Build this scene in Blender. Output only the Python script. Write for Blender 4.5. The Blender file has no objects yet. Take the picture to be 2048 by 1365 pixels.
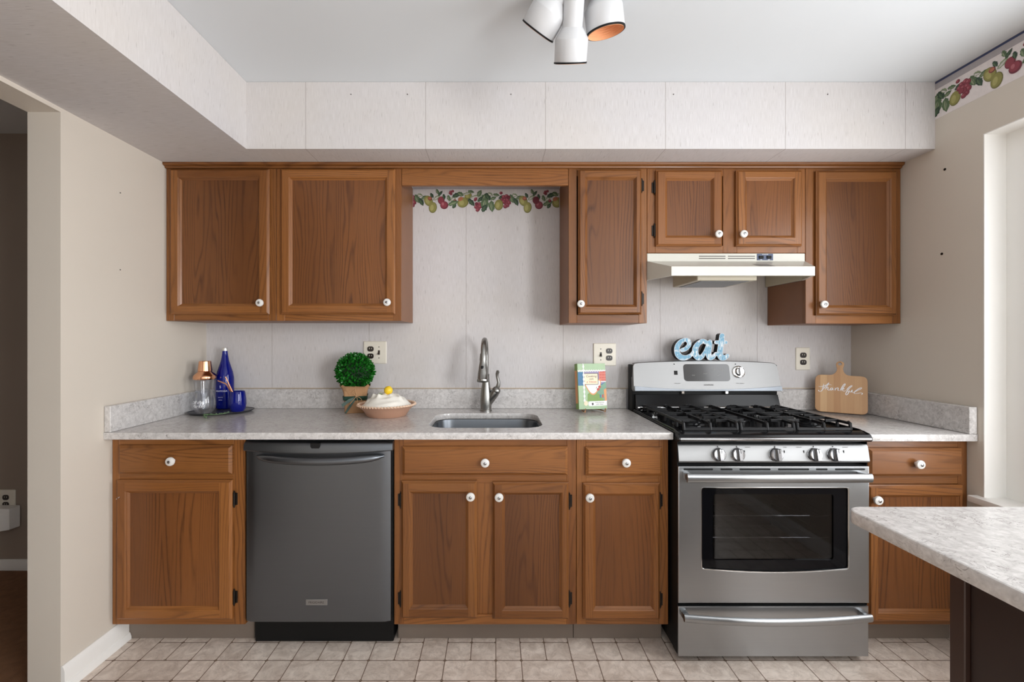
import bpy, bmesh, math, random
from mathutils import Vector, Matrix, Euler
import numpy as np
R = math.radians
SC = bpy.context.scene
COL = SC.collection
rnd = random.Random(7)

# ------------------------------------------------------------------ camera, world, lights, exposure
F, VX, VY, CZ, CY = 894.0, 990.0, 679.0, 1.29, -2.46      # focal length (px), principal point, eye height, eye y
def PX(px, Z): return (px - VX) * Z / F                    # horizontal position of a point at distance Z
def PZ(py, Z): return CZ - (py - VY) * Z / F
cam = bpy.data.cameras.new('camera'); co = bpy.data.objects.new('camera', cam); COL.objects.link(co)
co.location = (0, CY, CZ); co.rotation_euler = (R(90), 0, 0)
cam.sensor_width = 36; cam.lens = F / 2048 * 36
cam.shift_x = (1024 - VX) / 2048; cam.shift_y = -(682.5 - VY) / 2048
cam.clip_start = 0.05
SC.camera = co
SC.view_settings.view_transform = 'Standard'; SC.view_settings.look = 'None'
SC.view_settings.gamma = 1; SC.view_settings.use_curve_mapping = False
SC.view_settings.exposure = 0.20
w = bpy.data.worlds.new('sky'); SC.world = w; w.use_nodes = True
w.node_tree.nodes['Background'].inputs[0].default_value = (0.86, 0.93, 1.0, 1)
w.node_tree.nodes['Background'].inputs[1].default_value = 1.0

XRW = 2.046
def area(name, loc, rot, sx, sy, power, col=(1, 1, 1), spread=180):
    l = bpy.data.lights.new(name, 'AREA'); l.shape = 'RECTANGLE'; l.size = sx; l.size_y = sy
    l.energy = power; l.color = col; l.spread = R(spread)
    o = bpy.data.objects.new(name, l); COL.objects.link(o); o.location = loc; o.rotation_euler = rot
    return o
# daylight coming in through the side window and through the wide window behind the camera
area('daylight_side_window', (2.035, -1.45, 1.38), (0, R(90), 0), 1.36, 1.05, 27, (0.96, 0.98, 1.0))
area('added_far_side_light', (XRW - .02, -3.45, 1.36), (0, R(90), 0), 1.4, 1.2, 98, (0.96, 0.98, 1.0))  # lamp at an invented second side window, added to even out the light
area('daylight_rear_window', (0.35, -4.28, 1.32), (R(90), 0, 0), 2.5, 1.75, 10, (0.96, 0.98, 1.0))
SC.cycles.max_bounces = 10; SC.cycles.diffuse_bounces = 6; SC.cycles.glossy_bounces = 5
SC.cycles.transmission_bounces = 8; SC.cycles.transparent_max_bounces = 16
SC.cycles.caustics_reflective = False; SC.cycles.caustics_refractive = False
SC.cycles.sample_clamp_indirect = 4.0

# ------------------------------------------------------------------ material helpers
def lin(r, g, b):
    f = lambda c: (c / 255 / 12.92) if c / 255 <= .04045 else ((c / 255 + .055) / 1.055) ** 2.4
    return (f(r), f(g), f(b), 1)
class NT:
    def __init__(s, name):
        s.m = bpy.data.materials.new(name); s.m.use_nodes = True
        s.t = s.m.node_tree; s.p = s.t.nodes['Principled BSDF']; s.out = s.t.nodes['Material Output']
    def n(s, typ, **kw):
        nd = s.t.nodes.new(typ)
        for k, v in kw.items(): setattr(nd, k, v)
        return nd
    def l(s, a, b): s.t.links.new(a, b)
    def setin(s, sock, v):
        if isinstance(v, bpy.types.NodeSocket): s.l(v, sock)
        elif v is not None: sock.default_value = v
    def math(s, op, a, b=None, c=None, clamp=False):
        nd = s.n('ShaderNodeMath', operation=op, use_clamp=clamp)
        for i, v in enumerate((a, b, c)): s.setin(nd.inputs[i], v)
        return nd.outputs[0]
    def mix(s, f, a, b):
        nd = s.n('ShaderNodeMix', data_type='RGBA')
        s.setin(nd.inputs[0], f); s.setin(nd.inputs[6], a); s.setin(nd.inputs[7], b)
        return nd.outputs[2]
    def coord(s, kind='Object'): return s.n('ShaderNodeTexCoord').outputs[kind]
    def scale(s, v, sc, off=None):
        nd = s.n('ShaderNodeVectorMath', operation='MULTIPLY'); s.l(v, nd.inputs[0]); nd.inputs[1].default_value = sc
        o = nd.outputs[0]
        if off is not None:
            a = s.n('ShaderNodeVectorMath', operation='ADD'); s.l(o, a.inputs[0]); s.setin(a.inputs[1], off); o = a.outputs[0]
        return o
    def noise(s, v, sc=1.0, detail=3, rough=.5, dist=0.0):
        nd = s.n('ShaderNodeTexNoise'); s.l(v, nd.inputs['Vector'])
        nd.inputs['Scale'].default_value = sc; nd.inputs['Detail'].default_value = detail
        nd.inputs['Roughness'].default_value = rough; nd.inputs['Distortion'].default_value = dist
        return nd.outputs['Fac']
    def ramp(s, f, lo, hi):
        nd = s.n('ShaderNodeMapRange', clamp=True); s.l(f, nd.inputs[0]); nd.inputs[1].default_value = lo; nd.inputs[2].default_value = hi
        return nd.outputs[0]
    def bump(s, h, strength=.2, dist=.002):
        b = s.n('ShaderNodeBump'); b.inputs['Strength'].default_value = strength; b.inputs['Distance'].default_value = dist
        s.l(h, b.inputs['Height']); s.l(b.outputs[0], s.p.inputs['Normal'])
    def rnd(s):
        r = s.n('ShaderNodeObjectInfo').outputs['Random']
        c = s.n('ShaderNodeCombineXYZ')
        for i, k in enumerate((7.3, 3.1, 11.7)): s.l(s.math('MULTIPLY', r, k), c.inputs[i])
        return c.outputs[0], r
    def base(s, c, rough=.5, metal=0.0, spec=None):
        s.setin(s.p.inputs['Base Color'], c); s.setin(s.p.inputs['Roughness'], rough); s.p.inputs['Metallic'].default_value = metal
        if spec is not None: s.p.inputs['Specular IOR Level'].default_value = spec
        return s.m

def plain(name, c, rough=.5, metal=0.0, var=.06, vs=9.0, spec=None, bump=0.0, bs=60.0):
    """procedural surface: a base colour with a little cloudy variation"""
    t = NT(name); v = t.coord()
    f = t.noise(v, vs, 3)
    d = tuple(x * (1 - var) for x in c[:3]) + (1,); u = tuple(min(1, x * (1 + var)) for x in c[:3]) + (1,)
    if bump: t.bump(t.noise(v, bs, 3), bump, .002)
    return t.base(t.mix(f, d, u), rough, metal, spec)

def oak(axis, name, lo, hi, line, amount):
    t = NT(name); v = t.coord(); off, r = t.rnd()
    st = {'z': (1, 1, .13), 'x': (.13, 1, 1), 'y': (1, .13, 1)}[axis]
    p = t.scale(v, st, off)
    n1 = t.noise(p, 4.2, 3, .42, .3)
    sep = t.n('ShaderNodeSeparateXYZ'); t.l(v, sep.inputs[0])
    acr = sep.outputs[{'z': 0, 'x': 2, 'y': 0}[axis]]
    ph = t.math('ADD', t.math('MULTIPLY', t.math('ABSOLUTE', t.math('ADD', acr, t.math('MULTIPLY', t.math('SUBTRACT', r, .5), .12))), 125.0), t.math('MULTIPLY', n1, 52.0))
    rings = t.math('PINGPONG', ph, 1.0)
    rings = t.math('MULTIPLY', t.ramp(rings, .52, 1.0), t.ramp(t.noise(p, 7.0, 2), .30, .62))
    st2 = {'z': (1, 1, .03), 'x': (.03, 1, 1), 'y': (1, .03, 1)}[axis]
    p2 = t.scale(v, st2, off)
    pores = t.ramp(t.noise(p2, 420, 2, .6), .50, .70)
    broad = t.noise(p, 3.0, 3)
    c = t.mix(t.ramp(broad, .3, .7), lo, hi)
    c = t.mix(t.math('MULTIPLY', rings, amount), c, line)
    c = t.mix(t.math('MULTIPLY', t.math('MULTIPLY', pores, t.math('ADD', .35, rings)), .42), c, lin(50, 26, 12))
    hs = t.n('ShaderNodeHueSaturation'); t.l(c, hs.inputs['Color']); hs.inputs['Saturation'].default_value = 1.0
    t.l(t.math('ADD', .86, t.math('MULTIPLY', r, .28)), hs.inputs['Value'])
    t.bump(t.math('ADD', pores, rings), .10, .0005)
    t.p.inputs['Coat Weight'].default_value = .18; t.p.inputs['Coat Roughness'].default_value = .18
    return t.base(hs.outputs[0], .42, 0.0, .32)

def wallpaper(name, across, along, seam_at=None, seam=0.534):
    """grasscloth print: fine streaks along one axis with seams every 0.534 m"""
    t = NT(name); v = t.coord()
    sep = t.n('ShaderNodeSeparateXYZ'); t.l(v, sep.inputs[0])
    st = [0, 0, 0]; st[across] = 1.0; st[along] = .035
    p = t.scale(v, tuple(st))
    fine = t.noise(p, 520, 3, .6)
    st[along] = .06
    p2 = t.scale(v, tuple(st))
    dash = t.ramp(t.noise(p2, 330, 1, .5), .69, .76)
    cloud = t.noise(v, 1.6, 3)
    c = t.mix(t.ramp(fine, .3, .7), lin(192, 188, 188), lin(212, 209, 210))
    c = t.mix(t.math('MULTIPLY', t.ramp(cloud, .42, .75), .35), c, lin(206, 196, 182))
    c = t.mix(t.math('MULTIPLY', dash, .55), c, lin(110, 98, 92))
    if seam_at is not None:
        u = t.math('DIVIDE', t.math('SUBTRACT', sep.outputs[across], seam_at - 20 * seam), seam)
        d = t.math('ABSOLUTE', t.math('SUBTRACT', t.math('FRACT', t.math('ADD', u, .5)), .5))
        c = t.mix(t.math('MULTIPLY', t.math('LESS_THAN', d, .0022), .55), c, lin(110, 95, 86))
    t.bump(fine, .12, .0008)
    return t.base(c, .75)

def quartz():
    t = NT('quartz'); v = t.coord()
    a = t.noise(v, 60, 5, .65, .8)
    b = t.noise(v, 14, 4, .55, 1.2)
    vein = t.math('ABSOLUTE', t.math('SUBTRACT', t.noise(v, 24, 4, .6, 2.2), .5))
    vein = t.math('SUBTRACT', 1.0, t.ramp(vein, .0, .02))
    gate = t.ramp(t.noise(v, 17, 2), .50, .60)
    c = t.mix(t.ramp(a, .3, .7), lin(176, 172, 170), lin(216, 213, 211))
    c = t.mix(t.math('MULTIPLY', t.ramp(b, .45, .7), .35), c, lin(216, 213, 211))
    c = t.mix(t.math('MULTIPLY', t.math('MULTIPLY', vein, gate), .7), c, lin(96, 89, 84))
    return t.base(c, .16)

def steel(name, c, rough=.28, axis=0):
    t = NT(name); v = t.coord()
    st = [1, 1, 1]; st[axis] = .012
    f = t.noise(t.scale(v, tuple(st)), 420, 2, .6)
    cl = t.noise(v, 4, 3)
    t.bump(f, .05, .0004)
    d = tuple(x * .88 for x in c[:3]) + (1,)
    return t.base(t.mix(t.math('MULTIPLY', t.math('ADD', f, cl), .5), d, c), t.math('ADD', rough - .06, t.math('MULTIPLY', cl, .12)), 1.0)

def tilemat():
    t = NT('vinyl_tile'); v = t.coord()
    at = t.n('ShaderNodeAttribute'); at.attribute_name = 'tint'
    tint = at.outputs['Fac']
    o = t.n('ShaderNodeVectorMath', operation='SCALE'); o.inputs[0].default_value = (13, 7, 3); t.l(tint, o.inputs['Scale'])
    vv = t.scale(v, (1, 1, 1), o.outputs[0])
    a = t.noise(vv, 16, 5, .62, 1.3)
    c = t.mix(t.ramp(a, .3, .72), lin(200, 183, 170), lin(244, 231, 219))
    vein = t.math('SUBTRACT', 1.0, t.ramp(t.math('ABSOLUTE', t.math('SUBTRACT', t.noise(vv, 15, 4, .6, 1.5), .5)), 0, .03))
    c = t.mix(t.math('MULTIPLY', vein, .22), c, lin(128, 110, 100))
    c = t.mix(t.math('MULTIPLY', tint, .22), c, lin(160, 143, 130))
    return t.base(c, .42)

def glass_like(name, tint, gloss=.06, ior=1.45, cap=1.0):
    t = NT(name)
    tr = t.n('ShaderNodeBsdfTransparent'); tr.inputs[0].default_value = tint
    gl = t.n('ShaderNodeBsdfGlossy'); gl.inputs['Roughness'].default_value = .04
    fr = t.n('ShaderNodeFresnel'); fr.inputs[0].default_value = ior
    mx = t.n('ShaderNodeMixShader')
    v = t.coord(); smear = t.math('MULTIPLY', t.noise(v, 12, 2), gloss)
    t.l(t.math('MINIMUM', t.math('ADD', fr.outputs[0], smear), cap), mx.inputs[0])
    t.l(tr.outputs[0], mx.inputs[1]); t.l(gl.outputs[0], mx.inputs[2]); t.l(mx.outputs[0], t.out.inputs[0])
    return t.m

M = {}
OA = (lin(113, 68, 31), lin(146, 94, 48), lin(66, 34, 14), .50)
M['oak_z'] = oak('z', 'oak_upright_grain', *OA); M['oak_x'] = oak('x', 'oak_level_grain', *OA)
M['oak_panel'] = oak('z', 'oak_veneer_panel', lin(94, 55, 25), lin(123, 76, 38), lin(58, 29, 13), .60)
M['lamp_white'] = plain('lamp_enamel', lin(204, 205, 207), .3, var=.01)
M['baffle'] = plain('copper_baffle', lin(236, 176, 132), .4, var=.05)
M['oak_side'] = plain('oak_veneer_side', lin(128, 84, 54), .45, var=.12)
M['wp_back'] = wallpaper('grasscloth_back', 0, 2, -1.227)
M['wp_soffit'] = wallpaper('grasscloth_soffit_face', 0, 2, .225)
M['wp_soffit_under'] = wallpaper('grasscloth_soffit_under', 0, 1, .225)
M['wp_left'] = wallpaper('grasscloth_left_face', 1, 2)
M['wp_left_under'] = wallpaper('grasscloth_left_under', 1, 0)
M['paint'] = plain('cream_wall_paint', lin(206, 197, 185), .6, var=.03, vs=2.0, bump=.05, bs=180)
M['ceiling'] = plain('ceiling_paint', lin(216, 220, 223), .7, var=.02, vs=2.0)
M['white'] = plain('white_trim_paint', lin(236, 234, 230), .4, var=.02)
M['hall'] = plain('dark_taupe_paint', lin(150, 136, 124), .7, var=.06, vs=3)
M['quartz'] = quartz()
M['steel'] = steel('brushed_steel', (.385, .395, .405, 1), .34)
M['steel_dark'] = steel('dark_brushed_steel', (.165, .178, .195, 1), .36)
M['steel_bright'] = steel('bright_steel', (.30, .30, .30, 1), .52)
M['chrome'] = plain('chrome', (.85, .85, .85, 1), .08, 1.0, var=.02)
M['nickel'] = plain('brushed_nickel', (.30, .295, .28, 1), .30, 1.0, var=.05)
M['black_gloss'] = plain('black_enamel', (.008, .008, .009, 1), .13, var=.1, spec=.16)
M['black_glass'] = plain('black_glass', (.004, .004, .005, 1), .05, var=.1, spec=.18)
M['black'] = plain('black_plastic', (.007, .007, .007, 1), .5, var=.1, spec=.2)
M['iron'] = plain('cast_iron', (.011, .011, .012, 1), .36, var=.2, vs=40, bump=.15, bs=400, spec=.22)
M['smoke'] = plain('smoked_chrome', (.32, .32, .33, 1), .16, 1.0, var=.05)
M['porcelain'] = plain('white_porcelain', lin(218, 216, 212), .15, var=.01)
M['bronze'] = plain('dark_bronze', (.02, .015, .012, 1), .4, .6, var=.1)
M['toe'] = plain('taupe_toe_vinyl', lin(122, 110, 100), .5, var=.05)
M['grout'] = plain('brown_grout', lin(124, 103, 88), .7, var=.08)
M['tile'] = tilemat()
M['ivory'] = plain('ivory_plastic', lin(226, 220, 206), .35, var=.02)
M['brown_plastic'] = plain('dark_brown_plastic', lin(40, 32, 27), .35, var=.1)
M['hood'] = plain('almond_enamel', lin(202, 200, 190), .3, var=.02)
M['hood_in'] = plain('almond_shade', lin(190, 182, 162), .5, var=.04)
M['navy'] = plain('navy_plastic', lin(38, 56, 92), .35, var=.05)
M['label_grey'] = plain('grey_sticker', lin(150, 150, 146), .5, var=.08, vs=60)
M['espresso'] = plain('espresso_panel', lin(46, 33, 29), .4, var=.1)
M['espresso_post'] = plain('espresso_trim', lin(60, 42, 35), .4, var=.1)
M['burlap'] = plain('burlap', lin(176, 136, 98), .9, var=.22, vs=220, bump=.5, bs=500)
M['kraft'] = plain('kraft_wrap', lin(172, 132, 94), .8, var=.12, vs=40, bump=.2, bs=300)
M['leaf'] = plain('boxwood_leaf', lin(28, 104, 28), .32, var=.55, vs=90)
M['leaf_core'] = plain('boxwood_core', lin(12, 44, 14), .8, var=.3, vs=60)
M['ribbon'] = plain('dark_green_ribbon', lin(30, 62, 48), .4, var=.2)
M['twine'] = plain('twine', lin(190, 152, 112), .9, var=.2, vs=200)
M['terracotta'] = plain('tan_ceramic', lin(188, 146, 122), .45, var=.08)
M['crust'] = plain('glazed_crust', lin(222, 190, 164), .4, var=.12, vs=50)
M['meringue'] = plain('meringue', lin(240, 236, 226), .5, var=.03, vs=20)
M['lemon'] = plain('lemon_skin', lin(238, 200, 40), .35, var=.08, bump=.2, bs=250)
M['copper'] = plain('copper', (.80, .42, .25, 1), .14, 1.0, var=.04)
M['slate'] = plain('slate_tray', lin(60, 60, 66), .3, var=.2, vs=14)
M['herb'] = plain('herb_green', lin(128, 160, 118), .6, var=.25, vs=120)
M['cap'] = plain('silver_cap', (.7, .7, .68, 1), .35, .8, var=.1)
M['print'] = plain('white_print', lin(236, 236, 240), .5, var=.01)
M['dark_print'] = plain('dark_print', lin(60, 52, 48), .5, var=.01)
M['clear'] = glass_like('clear_glass', (.975, .98, .99, 1), .05, 1.3, .30)
M['pane'] = glass_like('window_glass', (.97, .98, .98, 1), 0.0)
M['oven_glass'] = glass_like('smoked_oven_glass', (.42, .42, .43, 1), .01)
def cobalt():
    t = NT('cobalt_glass'); v = t.coord()
    c = t.mix(t.noise(v, 14, 2), (.001, .006, .25, 1), (.002, .014, .40, 1))
    t.p.inputs['Transmission Weight'].default_value = .55; t.p.inputs['IOR'].default_value = 1.45
    return t.base(c, .05)
M['cobalt'] = cobalt()
def carpet():
    t = NT('brown_carpet'); v = t.coord()
    c = t.mix(t.noise(v, 18, 5, .7, .8), lin(96, 62, 38), lin(150, 106, 72))
    t.bump(t.noise(v, 400, 2), .8, .004); return t.base(c, .95)
M['carpet'] = carpet()
def distressed():
    t = NT('distressed_blue_paint'); v = t.coord()
    a = t.noise(t.scale(v, (1, 1, .35)), 95, 4, .6)
    b = t.noise(t.scale(v, (.35, 1, 1)), 70, 3, .6)
    f = t.ramp(t.math('ADD', a, t.math('MULTIPLY', b, .5)), .73, .90)
    c = t.mix(t.noise(v, 30, 2), lin(92, 150, 184), lin(132, 178, 200))
    return t.base(t.mix(f, c, lin(224, 228, 228)), .55)
M['blue_worn'] = distressed()
def board_wood():
    t = NT('butcher_block'); v = t.coord()
    sep = t.n('ShaderNodeSeparateXYZ'); t.l(v, sep.inputs[0])
    st = t.math('FLOOR', t.math('DIVIDE', t.math('ADD', sep.outputs[0], .2), .0285))
    wn = t.n('ShaderNodeTexWhiteNoise', noise_dimensions='1D'); t.l(st, wn.inputs['W'])
    g = t.noise(t.scale(v, (1, 1, .04)), 160, 3, .6)
    c = t.mix(wn.outputs['Value'], lin(214, 176, 132), lin(184, 140, 98))
    c = t.mix(t.math('MULTIPLY', g, .3), c, lin(150, 106, 72))
    return t.base(c, .45)
M['board'] = board_wood()
def flat(name, rgb): M[name] = plain(name, lin(*rgb), .55, var=.10, vs=55)
for nm, c in {'print_leaf_dark': (44, 66, 50), 'print_leaf': (82, 104, 72), 'print_leaf_pale': (136, 148, 116), 'print_pear': (138, 134, 72),
              'print_pear_light': (164, 158, 98), 'print_pear_dark': (112, 108, 58), 'print_red': (136, 56, 68), 'print_red_dark': (108, 38, 52),
              'print_red_light': (170, 98, 106), 'print_blush': (172, 108, 78), 'print_paper': (222, 214, 212), 'print_band': (168, 162, 164),
              'print_navy': (52, 62, 96), 'cover_green': (170, 196, 160), 'cover_spine': (128, 160, 88), 'cover_blue': (70, 120, 156),
              'cover_teal': (122, 160, 136), 'cover_cream': (240, 226, 196), 'cover_white': (240, 240, 238), 'cover_red': (192, 84, 76),
              'cover_plaid': (214, 128, 112), 'cover_orange': (222, 156, 104), 'cover_mauve': (150, 140, 170), 'page': (214, 186, 146)}.items(): flat(nm, c)

# ------------------------------------------------------------------ mesh helpers
WLOC = {}
class MB:
    def __init__(s): s.v = []; s.f = []; s.mi = []; s.mats = []
    def _m(s, mat):
        mat = M[mat] if isinstance(mat, str) else mat
        if mat not in s.mats: s.mats.append(mat)
        return s.mats.index(mat)
    def add(s, vs, fs, mat, X=None):
        k = len(s.v); i = s._m(mat)
        s.v += [tuple(X @ Vector(p)) if X is not None else tuple(p) for p in vs]
        s.f += [tuple(k + q for q in f) for f in fs]; s.mi += [i] * len(fs)
        return s
    def box(s, x0, x1, y0, y1, z0, z1, mat, bev=0.0, seg=2, X=None):
        x0, x1 = min(x0, x1), max(x0, x1); y0, y1 = min(y0, y1), max(y0, y1); z0, z1 = min(z0, z1), max(z0, z1)
        if not bev:
            vs = [(x, y, z) for x in (x0, x1) for y in (y0, y1) for z in (z0, z1)]
            return s.add(vs, [(0, 1, 3, 2), (4, 6, 7, 5), (0, 4, 5, 1), (2, 3, 7, 6), (0, 2, 6, 4), (1, 5, 7, 3)], mat, X)
        b = bmesh.new(); bmesh.ops.create_cube(b, size=1)
        for q in b.verts: q.co = Vector(((x0 + x1) / 2 + q.co.x * (x1 - x0), (y0 + y1) / 2 + q.co.y * (y1 - y0), (z0 + z1) / 2 + q.co.z * (z1 - z0)))
        bmesh.ops.bevel(b, geom=list(b.edges), offset=bev, segments=seg, affect='EDGES', profile=.5)
        return s.bm(b, mat, X)
    def bm(s, b, mat, X=None):
        b.verts.index_update()
        s.add([q.co for q in b.verts], [[q.index for q in f.verts] for f in b.faces], mat, X); b.free(); return s
    def quad(s, a, b, c, d, mat): return s.add([a, b, c, d], [(0, 1, 2, 3)], mat)
    def lathe(s, prof, mat, n=32, X=None, cap=True):
        vs, fs = [], []
        for r, h in prof:
            for k in range(n):
                a = 2 * math.pi * k / n; vs.append((r * math.cos(a), r * math.sin(a), h))
        for i in range(len(prof) - 1):
            for k in range(n):
                k2 = (k + 1) % n; fs.append((i * n + k, i * n + k2, (i + 1) * n + k2, (i + 1) * n + k))
        if cap:
            if prof[0][0] > 1e-5: fs.append(tuple(range(n - 1, -1, -1)))
            if prof[-1][0] > 1e-5: fs.append(tuple(range((len(prof) - 1) * n, len(prof) * n)))
        return s.add(vs, fs, mat, X)
    def loft(s, rings, mat, X=None, cap0=True, cap1=True):
        n = len(rings[0]); vs = [p for r in rings for p in r]; fs = []
        for i in range(len(rings) - 1):
            for k in range(n):
                k2 = (k + 1) % n; fs.append((i * n + k, i * n + k2, (i + 1) * n + k2, (i + 1) * n + k))
        if cap0: fs.append(tuple(range(n - 1, -1, -1)))
        if cap1: fs.append(tuple(range((len(rings) - 1) * n, len(rings) * n)))
        return s.add(vs, fs, mat, X)
    def tube(s, pts, r, mat, n=12, X=None, sy=1.0, up=None):
        pts = [Vector(p) for p in pts]; rs = r if isinstance(r, (list, tuple)) else [r] * len(pts)
        rings = []; nrm = None
        for i, p in enumerate(pts):
            t = (pts[min(i + 1, len(pts) - 1)] - pts[max(i - 1, 0)]).normalized()
            if nrm is None:
                u = Vector(up) if up else (Vector((0, 0, 1)) if abs(t.z) < .9 else Vector((1, 0, 0)))
                nrm = (u - t * u.dot(t)).normalized()
            else: nrm = (nrm - t * nrm.dot(t)).normalized()
            bn = t.cross(nrm)
            rings.append([p + (nrm * math.cos(a) * sy + bn * math.sin(a)) * rs[i] for a in [2 * math.pi * k / n for k in range(n)]])
        return s.loft(rings, mat, X)
    def prism(s, poly, a0, a1, mat, plane='xz', X=None):
        n = len(poly)
        g = {'xz': lambda p, a: (p[0], a, p[1]), 'xy': lambda p, a: (p[0], p[1], a), 'yz': lambda p, a: (a, p[0], p[1])}[plane]
        vs = [g(p, a0) for p in poly] + [g(p, a1) for p in poly]
        fs = [tuple(range(n)), tuple(range(2 * n - 1, n - 1, -1))] + [(k, (k + 1) % n, n + (k + 1) % n, n + k) for k in range(n)]
        return s.add(vs, fs, mat, X)
    def build(s, name, parent=None, local=False, angle=35, keep=None):
        """local: vertices are already in the parent's own frame; else they are in room coordinates"""
        vs = np.array(s.v, dtype=float)
        o = Vector(keep) if keep is not None else Vector(((vs.min(0) + vs.max(0)) / 2).tolist())
        me = bpy.data.meshes.new(name); me.from_pydata([tuple(Vector(p) - o) for p in s.v], [], s.f)
        for m in s.mats: me.materials.append(m)
        me.polygons.foreach_set('material_index', s.mi)
        b = bmesh.new(); b.from_mesh(me); bmesh.ops.recalc_face_normals(b, faces=b.faces); b.to_mesh(me); b.free()
        me.polygons.foreach_set('use_smooth', [True] * len(me.polygons))
        me.set_sharp_from_angle(angle=R(angle)); me.update()
        ob = bpy.data.objects.new(name, me); COL.objects.link(ob)
        WLOC[ob] = o.copy()
        if parent is not None:
            ob.parent = parent; ob.location = o if local else o - WLOC[parent]
        else: ob.location = o
        return ob

def thing(name, label, cat, loc, rz=0.0, group=None):
    o = bpy.data.objects.new(name, None); COL.objects.link(o); o.location = loc; o.rotation_euler = (0, 0, rz)
    o.empty_display_size = .05; WLOC[o] = Vector(loc)
    return tag(o, label, cat, group)
def tag(o, label, cat, group=None, kind=None):
    o['label'] = label; o['category'] = cat
    if group: o['group'] = group
    if kind: o['kind'] = kind
    return o
def struct(o, label=None):
    o['kind'] = 'structure'
    if label: o['label'] = label
    return o
def lab(o, s): o['label'] = s; return o
def dup(src, parent=None):
    c = src.copy(); COL.objects.link(c); WLOC[c] = WLOC[src].copy()
    if parent is not None: c.parent = parent
    for ch in src.children: dup(ch, c)
    return c
def rrect(x0, x1, y0, y1, r, n=6):
    pts = []
    for cx, cy, a0 in ((x1 - r, y1 - r, 0), (x0 + r, y1 - r, 90), (x0 + r, y0 + r, 180), (x1 - r, y0 + r, 270)):
        for k in range(n + 1):
            a = R(a0 + 90 * k / n); pts.append((cx + r * math.cos(a), cy + r * math.sin(a)))
    return pts
def fillmesh(polys, half, bevel=0.0):
    """fill outlines (holes allowed), extrude by +-half along z; returns verts, faces"""
    cu = bpy.data.curves.new('tmp', 'CURVE'); cu.dimensions = '2D'; cu.fill_mode = 'BOTH'; cu.extrude = max(half - bevel, 0)
    cu.bevel_depth = bevel; cu.bevel_resolution = 1; cu.offset = -bevel
    for pl in polys:
        sp = cu.splines.new('POLY'); sp.points.add(len(pl) - 1); sp.use_cyclic_u = True
        for q, p in zip(sp.points, pl): q.co = (p[0], p[1], 0, 1)
    ob = bpy.data.objects.new('tmp', cu); COL.objects.link(ob)
    dg = bpy.context.evaluated_depsgraph_get(); me = ob.evaluated_get(dg).to_mesh()
    vs = [tuple(q.co) for q in me.vertices]; fs = [tuple(p.vertices) for p in me.polygons]
    ob.evaluated_get(dg).to_mesh_clear(); bpy.data.objects.remove(ob); bpy.data.curves.remove(cu)
    return vs, fs
def textmesh(txt, size, extrude=0.0, align='CENTER', shear=0.0, space=1.0):
    cu = bpy.data.curves.new('tmp', 'FONT'); cu.body = txt; cu.size = size; cu.extrude = extrude; cu.align_x = align; cu.align_y = 'CENTER'
    cu.resolution_u = 3; cu.shear = shear; cu.space_character = space
    ob = bpy.data.objects.new('tmp', cu); COL.objects.link(ob)
    dg = bpy.context.evaluated_depsgraph_get(); me = ob.evaluated_get(dg).to_mesh()
    vs = [tuple(q.co) for q in me.vertices]; fs = [tuple(p.vertices) for p in me.polygons]
    ob.evaluated_get(dg).to_mesh_clear(); bpy.data.objects.remove(ob); bpy.data.curves.remove(cu)
    return vs, fs
def put_text(mb, txt, size, x, y, z, mat, **kw):
    """flat lettering facing the front of the room (-y)"""
    vs, fs = textmesh(txt, size, **kw)
    mb.add([(x + a, y, z + b) for a, b, c in vs], fs, mat)
def catmull(pts, n=6):
    pts = [np.array(p, float) for p in pts]; P = [2 * pts[0] - pts[1]] + pts + [2 * pts[-1] - pts[-2]]; out = []
    for i in range(1, len(P) - 2):
        for k in range(n):
            t = k / n
            out.append(.5 * ((2 * P[i]) + (-P[i - 1] + P[i + 1]) * t + (2 * P[i - 1] - 5 * P[i] + 4 * P[i + 1] - P[i + 2]) * t * t + (-P[i - 1] + 3 * P[i] - 3 * P[i + 1] + P[i + 2]) * t ** 3))
    out.append(P[-2]); return [tuple(p) for p in out]
def ribbon(mb, pts, width, mat, put, X=None):
    """stroke of varying width; put maps (u, v) to 3-D"""
    pts = catmull(pts); n = len(pts); vs = []; fs = []
    for i, p in enumerate(pts):
        a = np.array(pts[max(i - 1, 0)]); b = np.array(pts[min(i + 1, n - 1)]); t = b - a; L = np.hypot(*t) or 1; t = t / L
        w = width * (.45 + .55 * abs(t[1])) * min(1, .3 + min(i, n - 1 - i) / 5)
        q = np.array((-t[1], t[0])) * w / 2
        vs += [put(p[0] + q[0], p[1] + q[1]), put(p[0] - q[0], p[1] - q[1])]
    for i in range(n - 1): fs.append((2 * i, 2 * i + 1, 2 * i + 3, 2 * i + 2))
    mb.add(vs, fs, mat, X)

# ------------------------------------------------------------------ the room
XL, XR, YR, HC, HS, YS, XS = -1.588, 1.959, -4.4, 2.437, 2.138, -.47, -1.107
b = MB().box(XL - .12, XR + .1, 0, .1, 0, HC, 'wp_back')
wall_back = struct(b.build('wall_back', keep=(0, 0, 0)), 'back wall papered in pale grasscloth behind the counter')
b = MB().box(XL - .121, XL, -.826, 0, 0, HC, 'paint').box(XL - .121, XL, -2.25, -.826, 2.121, HC, 'paint').box(XL - .121, XL, YR, -2.25, 0, HC, 'paint')
wall_left = struct(b.build('wall_left'), 'cream painted left wall with doorway')
b = MB()
WY0, WY1, WZ0, WZ1 = -2.05, -.667, .652, 2.114
VY0_, VY1_ = -4.06, -2.84  # opening for the added, unseen far side window
b.box(XR, XR + .16, WY1, .0, 0, HC, 'paint').box(XR, XR + .16, VY1_, WY0, 0, HC, 'paint').box(XR, XR + .16, YR, VY0_, 0, HC, 'paint')
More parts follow.
